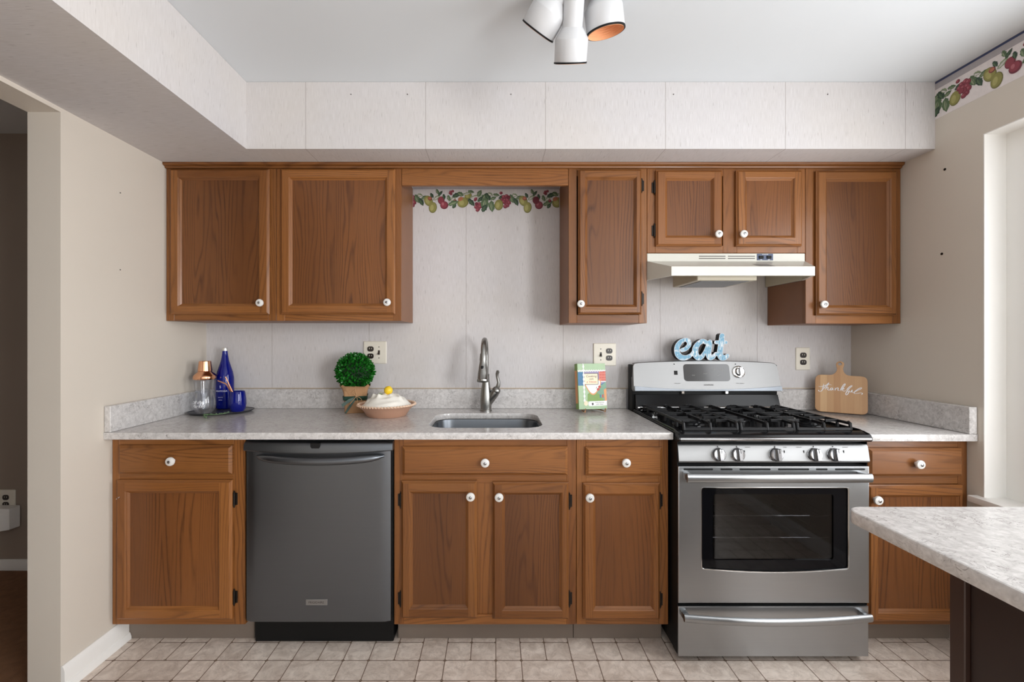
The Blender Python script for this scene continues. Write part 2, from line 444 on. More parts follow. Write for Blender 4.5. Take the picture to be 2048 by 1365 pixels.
b.box(XR, XR + .16, VY0_, VY1_, 0, WZ0, 'paint').box(XR, XR + .16, VY0_, VY1_, WZ1, HC, 'paint')
b.box(XR, XR + .16, WY0, WY1, 0, WZ0, 'paint').box(XR, XR + .16, WY0, WY1, WZ1, HC, 'paint')
wall_right = struct(b.build('wall_right'), 'taupe painted right wall with deep window recess')
b = MB(); RX0, RX1, RZ0, RZ1 = -.95, 1.65, .42, 2.22
b.box(XL - .12, RX0, YR - .1, YR, 0, HC, 'paint').box(RX1, XR + .16, YR - .1, YR, 0, HC, 'paint')
b.box(RX0, RX1, YR - .1, YR, 0, RZ0, 'paint').box(RX0, RX1, YR - .1, YR, RZ1, HC, 'paint')
wall_rear = struct(b.build('wall_rear'))
struct(MB().box(-3.4, XR + .16, YR - .1, .13, HC, HC + .08, 'ceiling').build('ceiling'), 'flat white ceiling')
b = MB().box(XS, XR, YS, 0, HS, HC - .001, 'wp_soffit')
b.quad((XS, YS - .0006, HS - .0006), (XR, YS - .0006, HS - .0006), (XR, 0, HS - .0006), (XS, 0, HS - .0006), 'wp_soffit_under')
struct(b.build('ceiling_soffit', keep=(0, 0, 0)), 'papered soffit running above the wall cabinets')
b = MB().box(XL, XS, YR, 0, HS, HC - .001, 'wp_left')
b.quad((XL, YR, HS - .0008), (XS, YR, HS - .0008), (XS, 0, HS - .0008), (XL, 0, HS - .0008), 'wp_left_under')
struct(b.build('ceiling_soffit_left', keep=(0, 0, 0)), 'papered soffit running along the left wall')
# floor: printed tiles of one, two-wide and two-tall cells in a three-by-three repeat
fb = MB().quad((XL - .13, YR, 0), (XR, YR, 0), (XR, 0, 0), (XL - .13, 0, 0), 'grout')
tints = [0.0]
mx, my, x00, y00, g = .1022, .1063, .6165, 1.793 + CY, .0018
def tile(c0, c1, r0, r1):
    x0, x1 = x00 + c0 * mx + g, x00 + c1 * mx - g; y1, y0 = y00 - r0 * my - g, y00 - r1 * my + g
    x0, x1, y0, y1 = max(x0, XL), min(x1, XR), max(y0, YR), min(y1, 0)
    if x1 - x0 < .01 or y1 - y0 < .01: return
    k = .005
    p = [(x0 + k, y0), (x1 - k, y0), (x1, y0 + k), (x1, y1 - k), (x1 - k, y1), (x0 + k, y1), (x0, y1 - k), (x0, y0 + k)]
    fb.add([(q[0], q[1], .0006) for q in p], [tuple(range(8))], 'tile'); tints.append(rnd.random())
for ur in range(-6, 9):
    for uc in range(-8, 6):
        c, r = uc * 3, ur * 3
        tile(c, c + 1, r, r + 1); tile(c + 1, c + 3, r, r + 1)                     # single, wide
        tile(c, c + 1, r + 1, r + 3)                                              # tall
        for q in (1, 2):
            tile(c + q, c + q + 1, r + 1, r + 2); tile(c + q, c + q + 1, r + 2, r + 3)
fo = struct(fb.build('floor', keep=(0, 0, 0)), 'beige stone-print vinyl floor in a mixed tile pattern')
at = fo.data.attributes.new('tint', 'FLOAT', 'FACE'); at.data.foreach_set('value', tints)
# room beyond the doorway
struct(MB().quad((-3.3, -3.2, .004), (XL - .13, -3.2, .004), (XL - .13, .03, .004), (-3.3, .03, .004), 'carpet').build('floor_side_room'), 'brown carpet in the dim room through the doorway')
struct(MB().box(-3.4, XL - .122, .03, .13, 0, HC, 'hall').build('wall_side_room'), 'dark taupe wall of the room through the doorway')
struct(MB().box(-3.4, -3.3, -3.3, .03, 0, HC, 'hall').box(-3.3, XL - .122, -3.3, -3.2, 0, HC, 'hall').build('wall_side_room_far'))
struct(MB().box(-3.3, XL - .122, .017, .029, .005, .068, 'white', .003).build('baseboard_side_room'), 'white baseboard in the room through the doorway')
# left baseboard with shoe moulding
pr = [(0, .001), (.024, .001), (.024, .012), (.018, .028), (.014, .03), (.014, .074), (.009, .088), (.004, .092), (0, .092)]
struct(MB().prism([(XL + .0005 + a, z) for a, z in pr], -.826, -.537, 'white').build('baseboard_left'), 'white baseboard at the foot of the left wall')
struct(MB().prism([(XR - .0005 - a, z) for a, z in pr], -4.3, -.64, 'white').build('baseboard_right'), 'white baseboard at the foot of the right wall')
# side window: white lined recess, sill, wide side casing, sash, glass
t = MB(); e = .004
t.box(XR - .0006, 2.046, WY1 - e, WY1 - .0004, WZ0, WZ1 - .0004, 'white').box(XR - .0006, 2.046, WY0 + e, WY1 - e, WZ1 - e, WZ1 - .0004, 'white').box(XR - .0006, 2.046, WY0 + .0004, WY0 + e, WZ0, WZ1 - .0004, 'white')
win = struct(t.build('window_1'), 'white lined recess of the window in the right wall')
MB().box(XR - .035, 2.07, WY0 - .05, WY1 + .03, WZ0 - .022, WZ0 + .004, 'white', .004).build('window_sill', win)
fr = MB().box(2.046, 2.1, -.93, WY1, WZ0, WZ1, 'white').box(2.046, 2.1, WY0, -1.97, WZ0, WZ1, 'white')
fr.box(2.05, 2.1, -1.97, -.93, WZ0, .73, 'white', .003).box(2.05, 2.1, -1.97, -.93, 2.04, WZ1, 'white', .003).box(2.055, 2.095, -1.97, -.93, 1.36, 1.41, 'white', .003)
for k in (1, 2): fr.box(2.065, 2.085, -1.97 + k * .347 - .009, -1.97 + k * .347 + .009, .73, 2.04, 'white')
for z in (1.05, 1.72): fr.box(2.065, 2.085, -1.97, -.93, z - .009, z + .009, 'white')
fr.build('window_frame', win)
MB().box(2.073, 2.077, -1.97, -.93, .73, 2.04, 'pane').build('window_pane', win)
# rear window
fr = MB(); fr.box(RX0, RX0 + .06, YR - .08, YR - .02, RZ0, RZ1, 'white').box(RX1 - .06, RX1, YR - .08, YR - .02, RZ0, RZ1, 'white')
fr.box(RX0, RX1, YR - .08, YR - .02, RZ0, RZ0 + .06, 'white').box(RX0, RX1, YR - .08, YR - .02, RZ1 - .06, RZ1, 'white')
for k in range(1, 6): fr.box(RX0 + k * (RX1 - RX0) / 6 - .012, RX0 + k * (RX1 - RX0) / 6 + .012, YR - .06, YR - .035, RZ0, RZ1, 'white')
for z in (.85, 1.3, 1.75): fr.box(RX0, RX1, YR - .06, YR - .035, z - .012, z + .012, 'white')
win2 = struct(fr.build('window_2'))
MB().box(RX0 + .05, RX1 - .05, YR - .05, YR - .045, RZ0 + .05, RZ1 - .05, 'pane').build('window_pane', win2)
fr = MB()  # invented far side window, out of view, added to go with its lamp
for y in (VY0_ + .03, (VY0_ + VY1_) / 2, VY1_ - .03): fr.box(2.05, 2.1, y - .03, y + .03, WZ0, WZ1, 'white')
for z in (WZ0 + .03, 1.38, WZ1 - .03): fr.box(2.05, 2.1, VY0_, VY1_, z - .03, z + .03, 'white')
added_win = struct(fr.build('added_window_3'))
MB().box(2.073, 2.077, VY0_ + .03, VY1_ - .03, WZ0 + .03, WZ1 - .03, 'pane').build('window_pane', added_win)
# small fixings left in the walls
for px, py, X in ((1890, 339, XR), (1884, 508, XR)):
    Z = XR * F / (px - VX); y = Z + CY; z = PZ(py, Z)
    lab(MB().lathe([(.003, 0), (.0055, .001), (.0055, .002), (.002, .0025)], 'bronze', 14, Matrix.Translation((XR + .0005, y, z)) @ Matrix.Rotation(R(-90), 4, 'Y')).build('wall_anchor', wall_right), 'dark anchor hole')
for py in (386, 540):
    Z = XL * F / (240 - VX); y = Z + CY; z = PZ(py, Z)
    MB().lathe([(.002, 0), (.002, .003), (.0005, .004)], 'dark_print', 10, Matrix.Translation((XL, y, z)) @ Matrix.Rotation(R(90), 4, 'Y')).build('nail', wall_left)
sof = bpy.data.objects['ceiling_soffit']
for px in (702, 1022, 1655, 1347, 815):
    MB().lathe([(.002, 0), (.002, .003), (.0005, .004)], 'dark_print', 10, Matrix.Translation((PX(px, 1.99), YS, PZ(189, 1.99))) @ Matrix.Rotation(R(90), 4, 'X')).build('nail', sof)

# ------------------------------------------------------------------ printed fruit border
def ell(cx, cy, rx, ry, rot=0, n=18):
    return [(cx + rx * math.cos(a) * math.cos(rot) - ry * math.sin(a) * math.sin(rot), cy + rx * math.cos(a) * math.sin(rot) + ry * math.sin(a) * math.cos(rot)) for a in [2 * math.pi * k / n for k in range(n)]]
def leafp(cx, cy, L, W, rot, teeth=True):
    up = [(-.5, 0), (-.32, .34), (-.2, .3), (-.05, .5), (.06, .4), (.22, .36), (.3, .24), (.5, 0)] if teeth else [(-.5, 0), (-.3, .34), (-.05, .5), (.2, .36), (.5, 0)]
    pl = up + [(x, -y) for x, y in reversed(up[1:-1])]
    c, s_ = math.cos(rot), math.sin(rot)
    return [(cx + x * L * c - y * W * s_, cy + x * L * s_ + y * W * c) for x, y in pl]
def fruit_shapes():
    S = []
    def leaf(x, y, L, W, deg, tone='print_leaf'):
        r = R(deg); L *= 1.22; W *= 1.25; S.append((leafp(x, y, L, W, r), tone)); S.append((leafp(x - 4, y + 4, L * .72, W * .34, r, False), {'print_leaf': 'print_leaf_pale', 'print_leaf_dark': 'print_leaf', 'print_leaf_pale': 'print_paper'}[tone]))
        S.append((leafp(x, y, L * .9, W * .06, r, False), 'print_leaf_dark'))
    def pear(x, y, rx, ry, deg=0, a='print_pear', blush=None):
        r = R(deg); S.append((ell(x, y, rx, ry, r), 'print_pear_dark')); S.append((ell(x - rx * .07, y - ry * .05, rx * .88, ry * .88, r), a)); S.append((ell(x - rx * .25, y + ry * .02, rx * .42, ry * .55, r), 'print_pear_light'))
        if blush: S.append((ell(x + rx * .3, y - ry * .45, rx * .5, ry * .36, r), blush))
    def berries(pts, r):
        for x, y in pts:
            S.append((ell(x, y, r, r * .95, 0, 14), 'print_red_dark')); S.append((ell(x - r * .12, y - r * .12, r * .8, r * .76, 0, 14), 'print_red')); S.append((ell(x - r * .3, y - r * .3, r * .32, r * .3, 0, 10), 'print_red_light'))
    leaf(150, 235, 95, 60, 70); leaf(205, 275, 90, 50, 65, 'print_leaf_dark'); leaf(190, 190, 60, 36, 20, 'print_leaf_pale'); leaf(240, 220, 70, 40, -30)
    pear(292, 262, 52, 68, -25, 'print_pear', 'print_blush'); S.append((ell(312, 232, 26, 24), 'print_red_dark')); S.append((ell(310, 230, 20, 17), 'print_blush'))
    leaf(335, 195, 60, 34, 60, 'print_leaf_dark'); pear(347, 345, 50, 68, 8); leaf(395, 222, 90, 40, -35, 'print_leaf_pale'); leaf(405, 150, 60, 34, 70); leaf(440, 168, 70, 30, -50, 'print_leaf_dark')
    S.append((ell(450, 255, 42, 48), 'print_red_dark')); S.append((ell(488, 315, 50, 50), 'print_red_dark')); S.append((ell(446, 250, 34, 40), 'print_red')); S.append((ell(482, 308, 40, 40), 'print_red')); S.append((ell(470, 300, 15, 20), 'print_red_light'))
    leaf(485, 212, 60, 34, 80, 'print_leaf_dark'); leaf(545, 230, 70, 40, 75); leaf(600, 290, 115, 55, -20); leaf(612, 325, 60, 40, -50, 'print_leaf_dark'); leaf(600, 235, 80, 44, -40, 'print_leaf_pale')
    berries([(566, 150), (592, 142), (572, 174), (560, 165)], 18); berries([(622, 262)], 20)
    leaf(640, 190, 95, 50, -20, 'print_leaf_dark'); leaf(690, 178, 70, 50, 30)
    pear(720, 282, 72, 62, -30, 'print_pear', None); pear(785, 200, 46, 40, -30, 'print_pear'); S.append((ell(690, 238, 34, 24, -.5), 'print_blush'))
    leaf(770, 172, 100, 30, -10, 'print_leaf_pale'); leaf(820, 148, 70, 34, 10); leaf(825, 280, 100, 52, 50, 'print_leaf_dark'); leaf(880, 208, 130, 34, -8, 'print_leaf_pale'); leaf(925, 168, 80, 50, -60); leaf(935, 240, 80, 40, -45, 'print_leaf_dark')
    berries([(872, 250), (880, 236)], 20); berries([(890, 300), (922, 300), (905, 330), (882, 338), (932, 335), (910, 362), (900, 375)], 24)
    leaf(985, 220, 100, 70, 130); leaf(1030, 210, 90, 60, 60, 'print_leaf_dark'); leaf(990, 300, 130, 95, 100); leaf(985, 352, 90, 60, -60, 'print_leaf_dark'); leaf(1078, 330, 120, 70, 85); leaf(1060, 180, 60, 40, 30, 'print_leaf_pale'); leaf(1095, 230, 70, 40, -20)
    pear(1165, 312, 54, 68, 6); leaf(1135, 188, 70, 36, 10); berries([(1192, 165)], 20); leaf(1190, 215, 60, 30, -40, 'print_leaf_dark')
    berries([(1225, 215), (1260, 205), (1285, 220), (1205, 240), (1240, 250), (1275, 255), (1290, 285), (1250, 285), (1225, 275), (1270, 318), (1245, 330)], 27)
    return S
CPX = 2.46 / F / 6.206
def border(u0, u1, shift, put, mb):
    """repeat the motif along u (metres); keeps only whole shapes between u0 and u1, clipping the rest"""
    sh = fruit_shapes(); lay = 0
    for rep in range(-9, 4):
        for pl, mat in sh:
            q = [((x + 1175 * rep - 105) * CPX + shift, CZ + (VY - (360 + y / 6.206)) * 2.46 / F) for x, y in pl]
            if max(p[0] for p in q) <= u0 or min(p[0] for p in q) >= u1: continue
            q = [(min(max(p[0], u0), u1), p[1]) for p in q]
            lay += 1
            d = .0007 + (lay % 60) * .00002
            mb.add([put(p[0], p[1], d) for p in q], [tuple(range(len(q)))], mat)
bx0, bx1 = -.4505, .353
mb = MB(); mb.quad((bx0, -.0004, 2.117), (bx1, -.0004, 2.117), (bx1, -.0004, HS - .002), (bx0, -.0004, HS - .002), 'print_band')
mb.quad((bx0, -.0005, 2.1155), (bx1, -.0005, 2.1155), (bx1, -.0005, 2.1175), (bx0, -.0005, 2.1175), 'print_band')
border(bx0, bx1, PX(810 + 105 / 6.206, 2.46), lambda u, v, d: (u, -d, v), mb)
mb.build('wallpaper_border', wall_back)
mb = MB(); yb0, yb1 = -3.0, YS - .001
zt = HC - .002
for z0, z1, m_, d in ((2.268, zt, 'print_paper', .0004), (2.398, zt - .010, 'print_band', .0005), (zt - .010, zt, 'print_navy', .0006)):
    mb.quad((XR - d, yb0, z0), (XR - d, yb1, z0), (XR - d, yb1, z1), (XR - d, yb0, z1), m_)
border(-yb1, -yb0, .47 - (968 - 105) * CPX, lambda u, v, d: (XR - d, -u, v + .287), mb)
mb.build('wallpaper_border', wall_right)

# ------------------------------------------------------------------ cabinets
ZU, ZB = 2.157, 1.853          # distance of the two face frames
YU, YB = ZU + CY, ZB + CY
KN = None
def knob(x, y, z, parent):
    global KN
    if KN is None:
        Xf = Matrix.Translation((x, y, z)) @ Matrix.Rotation(R(90), 4, 'X')
        m = MB().lathe([(.007, 0), (.0075, .008), (.011, .012), (.0175, .016), (.0182, .020), (.0165, .0245), (.011, .027), (.0055, .0278)], 'porcelain', 28, Xf)
        m.lathe([(.0060, .0275), (.0060, .0295), (.003, .031), (0, .0312)], 'smoke', 14, Xf)
        KN = m.build('knob', parent); return KN
    c = KN.copy(); COL.objects.link(c); c.parent = parent; p = Vector((x, y - .0156, z)); c.location = p - WLOC[parent]; WLOC[c] = p
    return c
def hinge(x, y, z, parent, side):
    m = MB().lathe([(.0005, -.036), (.003, -.033), (.0025, -.029), (.0048, -.027), (.0048, .027), (.0025, .029), (.003, .033), (.0005, .036)], 'bronze', 12, Matrix.Translation((x, y, z)))
    m.box(x, x + side * .012, y + .003, y + .0055, z - .025, z + .025, 'bronze', .001, 1)
    return m.build('hinge', parent)
TH = .021
def door(cab, r, p, yf, kn=None, hng=None, name='door'):
    """frame-and-panel door; r outer rectangle and p panel rectangle in photo pixels (left, right, top, bottom)"""
    Z = yf - TH - CY
    x0, x1, z1, z0 = PX(r[0], Z), PX(r[1], Z), PZ(r[2], Z), PZ(r[3], Z)
    y = yf - .0015; f = yf - TH
    Zp = yf - .008 - CY
    a0, a1, c1, c0 = PX(p[0], Zp), PX(p[1], Zp), PZ(p[2], Zp), PZ(p[3], Zp)
    m = MB(); e = .009
    def ring(A, ya, B, yb2, mats):
        (ax0, ax1, az0, az1), (bx0_, bx1_, bz0, bz1) = A, B
        m.quad((ax0, ya, az0), (bx0_, yb2, bz0), (bx0_, yb2, bz1), (ax0, ya, az1), mats[0]); m.quad((ax1, ya, az0), (ax1, ya, az1), (bx1_, yb2, bz1), (bx1_, yb2, bz0), mats[0])
        m.quad((ax0, ya, az1), (bx0_, yb2, bz1), (bx1_, yb2, bz1), (ax1, ya, az1), mats[1]); m.quad((ax0, ya, az0), (ax1, ya, az0), (bx1_, yb2, bz0), (bx0_, yb2, bz0), mats[1])
    mm = ('oak_z', 'oak_x')
    O = (x0, x1, z0, z1); O2 = (x0 + e, x1 - e, z0 + e, z1 - e)
    w = .013
    I1 = (a0 - w, a1 + w, c0 - w, c1 + w); I2 = (a0 - w * .62, a1 + w * .62, c0 - w * .62, c1 + w * .62); I3 = (a0, a1, c0, c1)
    m.quad((x0, y, z0), (x1, y, z0), (x1, y, z1), (x0, y, z1), 'oak_z')
    ring(O, y, O, f + .009, mm); ring(O, f + .009, (x0 + .003, x1 - .003, z0 + .003, z1 - .003), f + .007, mm); ring((x0 + .003, x1 - .003, z0 + .003, z1 - .003), f + .007, O2, f, mm)
    # flat frame: stiles run through, rails between
    m.quad((O2[0], f, O2[2]), (I1[0], f, O2[2]), (I1[0], f, O2[3]), (O2[0], f, O2[3]), 'oak_z'); m.quad((I1[1], f, O2[2]), (O2[1], f, O2[2]), (O2[1], f, O2[3]), (I1[1], f, O2[3]), 'oak_z')
    m.quad((I1[0], f, O2[2]), (I1[1], f, O2[2]), (I1[1], f, I1[2]), (I1[0], f, I1[2]), 'oak_x'); m.quad((I1[0], f, I1[3]), (I1[1], f, I1[3]), (I1[1], f, O2[3]), (I1[0], f, O2[3]), 'oak_x')
    ring(I1, f, I2, f + .004, mm); ring(I2, f + .004, I2, f + .006, mm); ring(I2, f + .006, I3, f + .013, mm)
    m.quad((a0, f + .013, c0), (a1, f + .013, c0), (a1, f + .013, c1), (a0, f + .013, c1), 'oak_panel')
    d = m.build(name, cab)
    Zk = Z - .0
    if kn: knob(PX(kn[0], Z - .02), f, PZ(kn[1], Z - .02), d)
    if hng:
        s_ = hng[0]
        hx = x0 - .004 if s_ < 0 else x1 + .004
        for py in hng[1]: hinge(hx, yf - .006, PZ(py, ZU if yf > -.5 else ZB), d, s_ * 1)
    return d
def drawer(cab, r, yf, kn):
    Z = yf - TH - CY
    x0, x1, z1, z0 = PX(r[0], Z), PX(r[1], Z), PZ(r[2], Z), PZ(r[3], Z)
    m = MB(); y = yf - .0015; f = yf - TH; e = .011
    rings = [[(x0 + i, yy, z0 + i), (x1 - i, yy, z0 + i), (x1 - i, yy, z1 - i), (x0 + i, yy, z1 - i)] for i, yy in ((0, y), (0, f + .009), (.003, f + .007), (e, f))]
    m.loft(rings, 'oak_x'); d = m.build('drawer', cab)
    if kn: knob(PX(kn[0], Z - .02), f, PZ(kn[1], Z - .02), d)
    return d
def cabinet(name, label, x0, x1, z0, z1, yf, stiles, rails, back=-.002, toe=None, mull=None):
    """carcass and face frame in room coordinates"""
    c = thing(name, label, 'cabinet', ((x0 + x1) / 2, back, 0 if toe else z0))
    k = .0008
    m = MB(); q = .016
    m.box(x0 + k, x0 + q, yf + .019, back, z0, z1, 'oak_side').box(x1 - q, x1 - k, yf + .019, back, z0, z1, 'oak_side')
    m.box(x0 + q, x1 - q, yf + .019, back, z0, z0 + q, 'oak_side').box(x0 + q, x1 - q, back - .006, back, z0 + q, z1, 'oak_side')
    if not toe: m.box(x0 + q, x1 - q, yf + .019, back - .006, z1 - q, z1, 'oak_side')
    m.build('carcass', c)
    m = MB()
    for a, b_ in stiles: m.box(a, b_, yf, yf + .0185, z0, z1, 'oak_z', .0012, 1)
    for (a, b_), (l0, h0) in rails: m.box(a, b_, yf + .0003, yf + .0185, l0, h0, 'oak_x', .0008, 1)
    if mull: m.box(mull[0], mull[1], yf + .006, yf + .0185, mull[2], mull[3], 'oak_z', .001, 1)
    m.build('face_frame', c)
    if toe: MB().box(x0 + k, x1 - k, toe, back, .001, z0 - .001, 'toe', .002, 1).build('toe_kick', c)
    return c
S4 = .04
def frame(x0, x1, z0, z1, mids=(), s0=S4, s1=S4, rb=.04, rt=.04):
    st = [(x0 + .0008, x0 + s0), (x1 - s1, x1 - .0008)]
    rl = [((x0 + s0, x1 - s1), (z0, z0 + rb)), ((x0 + s0, x1 - s1), (z1 - rt, z1))] + [((x0 + s0, x1 - s1), m) for m in mids]
    return st, rl
ZT = 2.118
A0, A1, A2, A3, A4, A5, A6 = XL + .001, PX(553, ZU), -.4512, .3547, .7335, 1.498, XR - .001
zb1, zb2 = 1.379, 1.368
c = cabinet('wall_cabinet', 'oak wall cabinet in the left corner, door knob at its lower right', A0, A1, zb1, ZT, YU, *frame(A0, A1, zb1, ZT), back=-.002)
door(c, (338, 537, 337, 629), (364, 516, 361, 608), YU, (519, 606))
c = cabinet('wall_cabinet', 'oak wall cabinet with the widest door, left of the bare wall above the sink', A1, A2, zb1, ZT, YU, *frame(A1, A2, zb1, ZT))
door(c, (560, 789.5, 337, 629), (585, 770, 361, 607.5), YU, (774, 605))
c = cabinet('wall_cabinet', 'narrow oak wall cabinet between the bare wall above the sink and the range hood', A3, A4, zb2, ZT, YU, *frame(A3, A4, zb2, ZT))
door(c, (1157, 1284, 338, 629), (1174.5, 1266.7, 361, 609.5), YU, (1162, 608), (1, (372, 598)))
zh = 1.7065
st, rl = frame(A4, A5, zh, ZT, rb=.035)
mid = (PX(1446, ZU), PX(1474, ZU)); st.append(mid)
c = cabinet('wall_cabinet', 'short oak wall cabinet with two square doors above the range hood', A4, A5, zh, ZT, YU, st, [((A4 + S4, mid[0]), r_[1]) for r_ in rl] + [((mid[1], A5 - S4), r_[1]) for r_ in rl])
door(c, (1313, 1446, 340, 492), (1334, 1421, 362, 471.5), YU, (1438, 468), (-1, (376, 462)))
door(c, (1474, 1606, 340, 492), (1493, 1582, 362, 471.5), YU, (1488, 468))
c = cabinet('wall_cabinet', 'oak wall cabinet at the right wall, hanging over the cutting board', A5, A6, zb2 - .002, ZT, YU, *frame(A5, A6, zb2 - .002, ZT, (), .05, .04))
door(c, (1634.6, 1796, 341, 631), (1653, 1773, 364, 611), YU, (1649, 609))
v = MB().box(A2 + .001, A3 - .001, YU, YU + .019, PZ(371, ZU), ZT, 'oak_x', .0015, 1).build('valance_board')
tag(v, 'oak valance board bridging the gap above the sink', 'valance')
pr = [(YU - .001, ZT - .006), (YU - .010, ZT - .004), (YU - .012, ZT + .003), (YU - .024, ZT + .007), (YU - .026, HS - .002), (YU + .02, HS - .002), (YU + .02, ZT + .001), (YU - .001, ZT + .001)]
m = MB().prism(pr, A0 + .001, A6 - .003, 'oak_x', 'yz').build('crown_molding')
tag(m, 'thin oak crown moulding along the top of all the wall cabinets', 'molding')

# base cabinets
zc0, zc1 = .107, .8795
TK = -.535
B0, B1, B2, B3, B4, B5, B6 = XL + .001, PX(491, ZB), PX(788, ZB), .3372, .7185, 1.4965, XR - .001
zm = (PZ(966, ZB), PZ(948, ZB))
c = cabinet('base_cabinet', 'oak base cabinet left of the dishwasher, its door missing a knob', B0, B1, zc0, zc1, YB, *frame(B0, B1, zc0, zc1, [zm], .03, .05), toe=TK)
drawer(c, (234, 462, 892, 950), YB, (340, 924))
d = door(c, (230, 462, 962, 1242), (260.5, 436, 987, 1213), YB, None, (1, (998, 1194)))
MB().lathe([(.0022, 0), (.0022, .012), (.001, .016)], 'chrome', 8, Matrix.Translation((PX(238, 1.83), YB - TH, PZ(995, 1.83))) @ Matrix.Rotation(R(105), 4, 'X')).build('screw', d)
st, rl = frame(B2, B3, zc0, zc1, [zm])
c = cabinet('base_cabinet', 'wide oak sink base cabinet with two doors right of the dishwasher', B2, B3, zc0, zc1, YB, st, rl, toe=TK, mull=(PX(950, ZB), PX(990, ZB), zc0 + .03, zm[0]))
drawer(c, (804, 1136, 894.5, 952), YB, (970, 927))
door(c, (801.6, 953.6, 963.5, 1239), (825.6, 931, 988, 1210), YB, (941, 995), (-1, (1000, 1197)))
door(c, (985, 1138, 966.5, 1241), (1010, 1118, 990, 1213), YB, (998, 996), (1, (1002, 1197)))
c = cabinet('base_cabinet', 'narrow oak base cabinet between the sink cabinet and the range', B3, B4, zc0, zc1, YB, *frame(B3, B4, zc0, zc1, [zm]), toe=TK)
drawer(c, (1172, 1325.7, 896, 953), YB, (1253, 927))
door(c, (1166.7, 1321, 968, 1241.6), (1191, 1301, 992, 1213), YB, (1180, 997), (1, (1001, 1199)))
c = cabinet('base_cabinet', 'oak base cabinet right of the range in the corner', B5, B6, zc0, zc1 - .006, YB, *frame(B5, B6, zc0, zc1 - .006, [(zm[0] - .005, zm[1] - .005)]), toe=TK)
drawer(c, (1739.5, 1928.5, 898, 954), YB, (1841, 930))
door(c, (1738, 1929.5, 972, 1246), (1757, 1911.6, 995, 1218), YB, (1757, 1002))

# ------------------------------------------------------------------ worktops, sink, faucet
ZCT = .911; CF = -.648
SX0, SX1, SY0, SY1 = -.293, .21, -.548, -.172
wt = thing('worktop', 'pale quartz worktop with the sink cut into it, left of the range', 'worktop', (-.43, -.32, ZCT))
W0, W1 = XL + .001, .7225
vs, fs = fillmesh([[(W0, CF), (W1, CF), (W1, -.002), (W0, -.002)], rrect(SX0, SX1, SY0, SY1, .085, 8)], .0145, .0025)
MB().add([(x, y, z + ZCT - .0145) for x, y, z in vs], fs, 'quartz').build('slab', wt, keep=(0, 0, ZCT))
MB().box(W0 + .027, .717, -.022, -.002, ZCT + .0004, 1.0185, 'quartz', .002, 1).build('backsplash', wt)
MB().box(W0, W0 + .026, CF + .002, -.002, ZCT + .0004, 1.0185, 'quartz', .002, 1).build('side_splash', wt)
MB().box(W0 + .027, XR - .035, -.006, -.002, 1.019, 1.0225, plain('caulk', lin(206, 186, 160), .6), .001, 1).build('caulk_bead', wt)
ZC2 = .904
wt2 = thing('worktop', 'pale quartz worktop right of the range, under the cutting board', 'worktop', (1.7, -.32, ZC2))
V0, V1 = 1.4925, XR - .001
MB().box(V0, V1, CF, -.002, ZC2 - .029, ZC2, 'quartz', .0025).build('slab', wt2)
MB().box(1.497, V1 - .033, -.022, -.002, ZC2 + .0004, 1.014, 'quartz', .002, 1).build('backsplash', wt2)
MB().box(V1 - .032, V1, CF + .002, -.002, ZC2 + .0004, 1.014, 'quartz', .002, 1).build('side_splash', wt2)
sk = thing('sink', 'stainless steel undermount sink set in the left worktop', 'sink', (-.04, -.36, .70))
rg = []
for i, z, r in ((-.012, .8805, .09), (.003, .8805, .085), (.006, .872, .082), (.012, .74, .075), (.022, .705, .065), (.05, .697, .04)):
    rg.append([(x, y, z) for x, y in rrect(SX0 + i, SX1 - i, SY0 + i, SY1 - i, r, 8)])
MB().loft(rg, 'steel_dark', cap0=False).build('basin', sk)
MB().lathe([(.045, 0), (.045, .002), (.03, .003), (.028, .001), (0, .001)], 'chrome', 28, Matrix.Translation((-.04, -.36, .6975))).build('drain', sk)
fx, fy = -.048, -.095
fa = thing('faucet', 'brushed nickel gooseneck faucet with pull-down spray head behind the sink', 'faucet', (fx, fy, ZCT))
X0 = Matrix.Translation((fx, fy, ZCT))
MB().lathe([(.0315, .0005), (.0315, .008), (.029, .010), (.030, .03), (.0305, .06), (.028, .095), (.022, .135), (.0185, .165), (.0175, .185), (.0185, .187), (.0185, .195), (.0135, .197)], 'nickel', 32, X0).build('body', fa)
path = [(fx, fy, ZCT + z) for z in (.19, .25, .29)]
for k in range(1, 13):
    a = R(180 - 170 * k / 12); path.append((fx - .010 * (1 - math.cos(R(170 * k / 12))) / 2, fy - .075 - .075 * math.cos(a), ZCT + .29 + .085 * math.sin(a)))
e0 = Vector(path[-1])
MB().tube(path, .0138, 'nickel', 16).build('spout', fa)
dn = (e0 - Vector(path[-2])).normalized()
ph = [e0 - dn * .002, e0 + dn * .03, e0 + dn * .034, e0 + dn * .06, e0 + dn * .10, e0 + dn * .128, e0 + dn * .130, e0 + dn * .138]
sh = MB().tube(ph, [.0165, .0185, .0172, .0205, .0255, .0275, .029, .028], 'nickel', 22).build('spray_head', fa)
MB().box(e0.x - .011, e0.x + .003, e0.y - .03 - .012, e0.y - .03 - .004, e0.z - .098, e0.z - .055, 'black', .004).build('spray_button', sh)
hb = Vector((fx + .054, fy - .012, ZCT + .108))
h = MB().tube([(fx + .012, fy, ZCT + .03), (fx + .024, fy - .004, ZCT + .06), (fx + .045, fy - .010, ZCT + .093), tuple(hb)], [.014, .021, .0235, .021], 'nickel', 18)
h.lathe([(.0005, -.023), (.011, -.021), (.020, -.011), (.0235, 0), (.020, .011), (.011, .021), (.0005, .023)], 'nickel', 20, Matrix.Translation(hb))
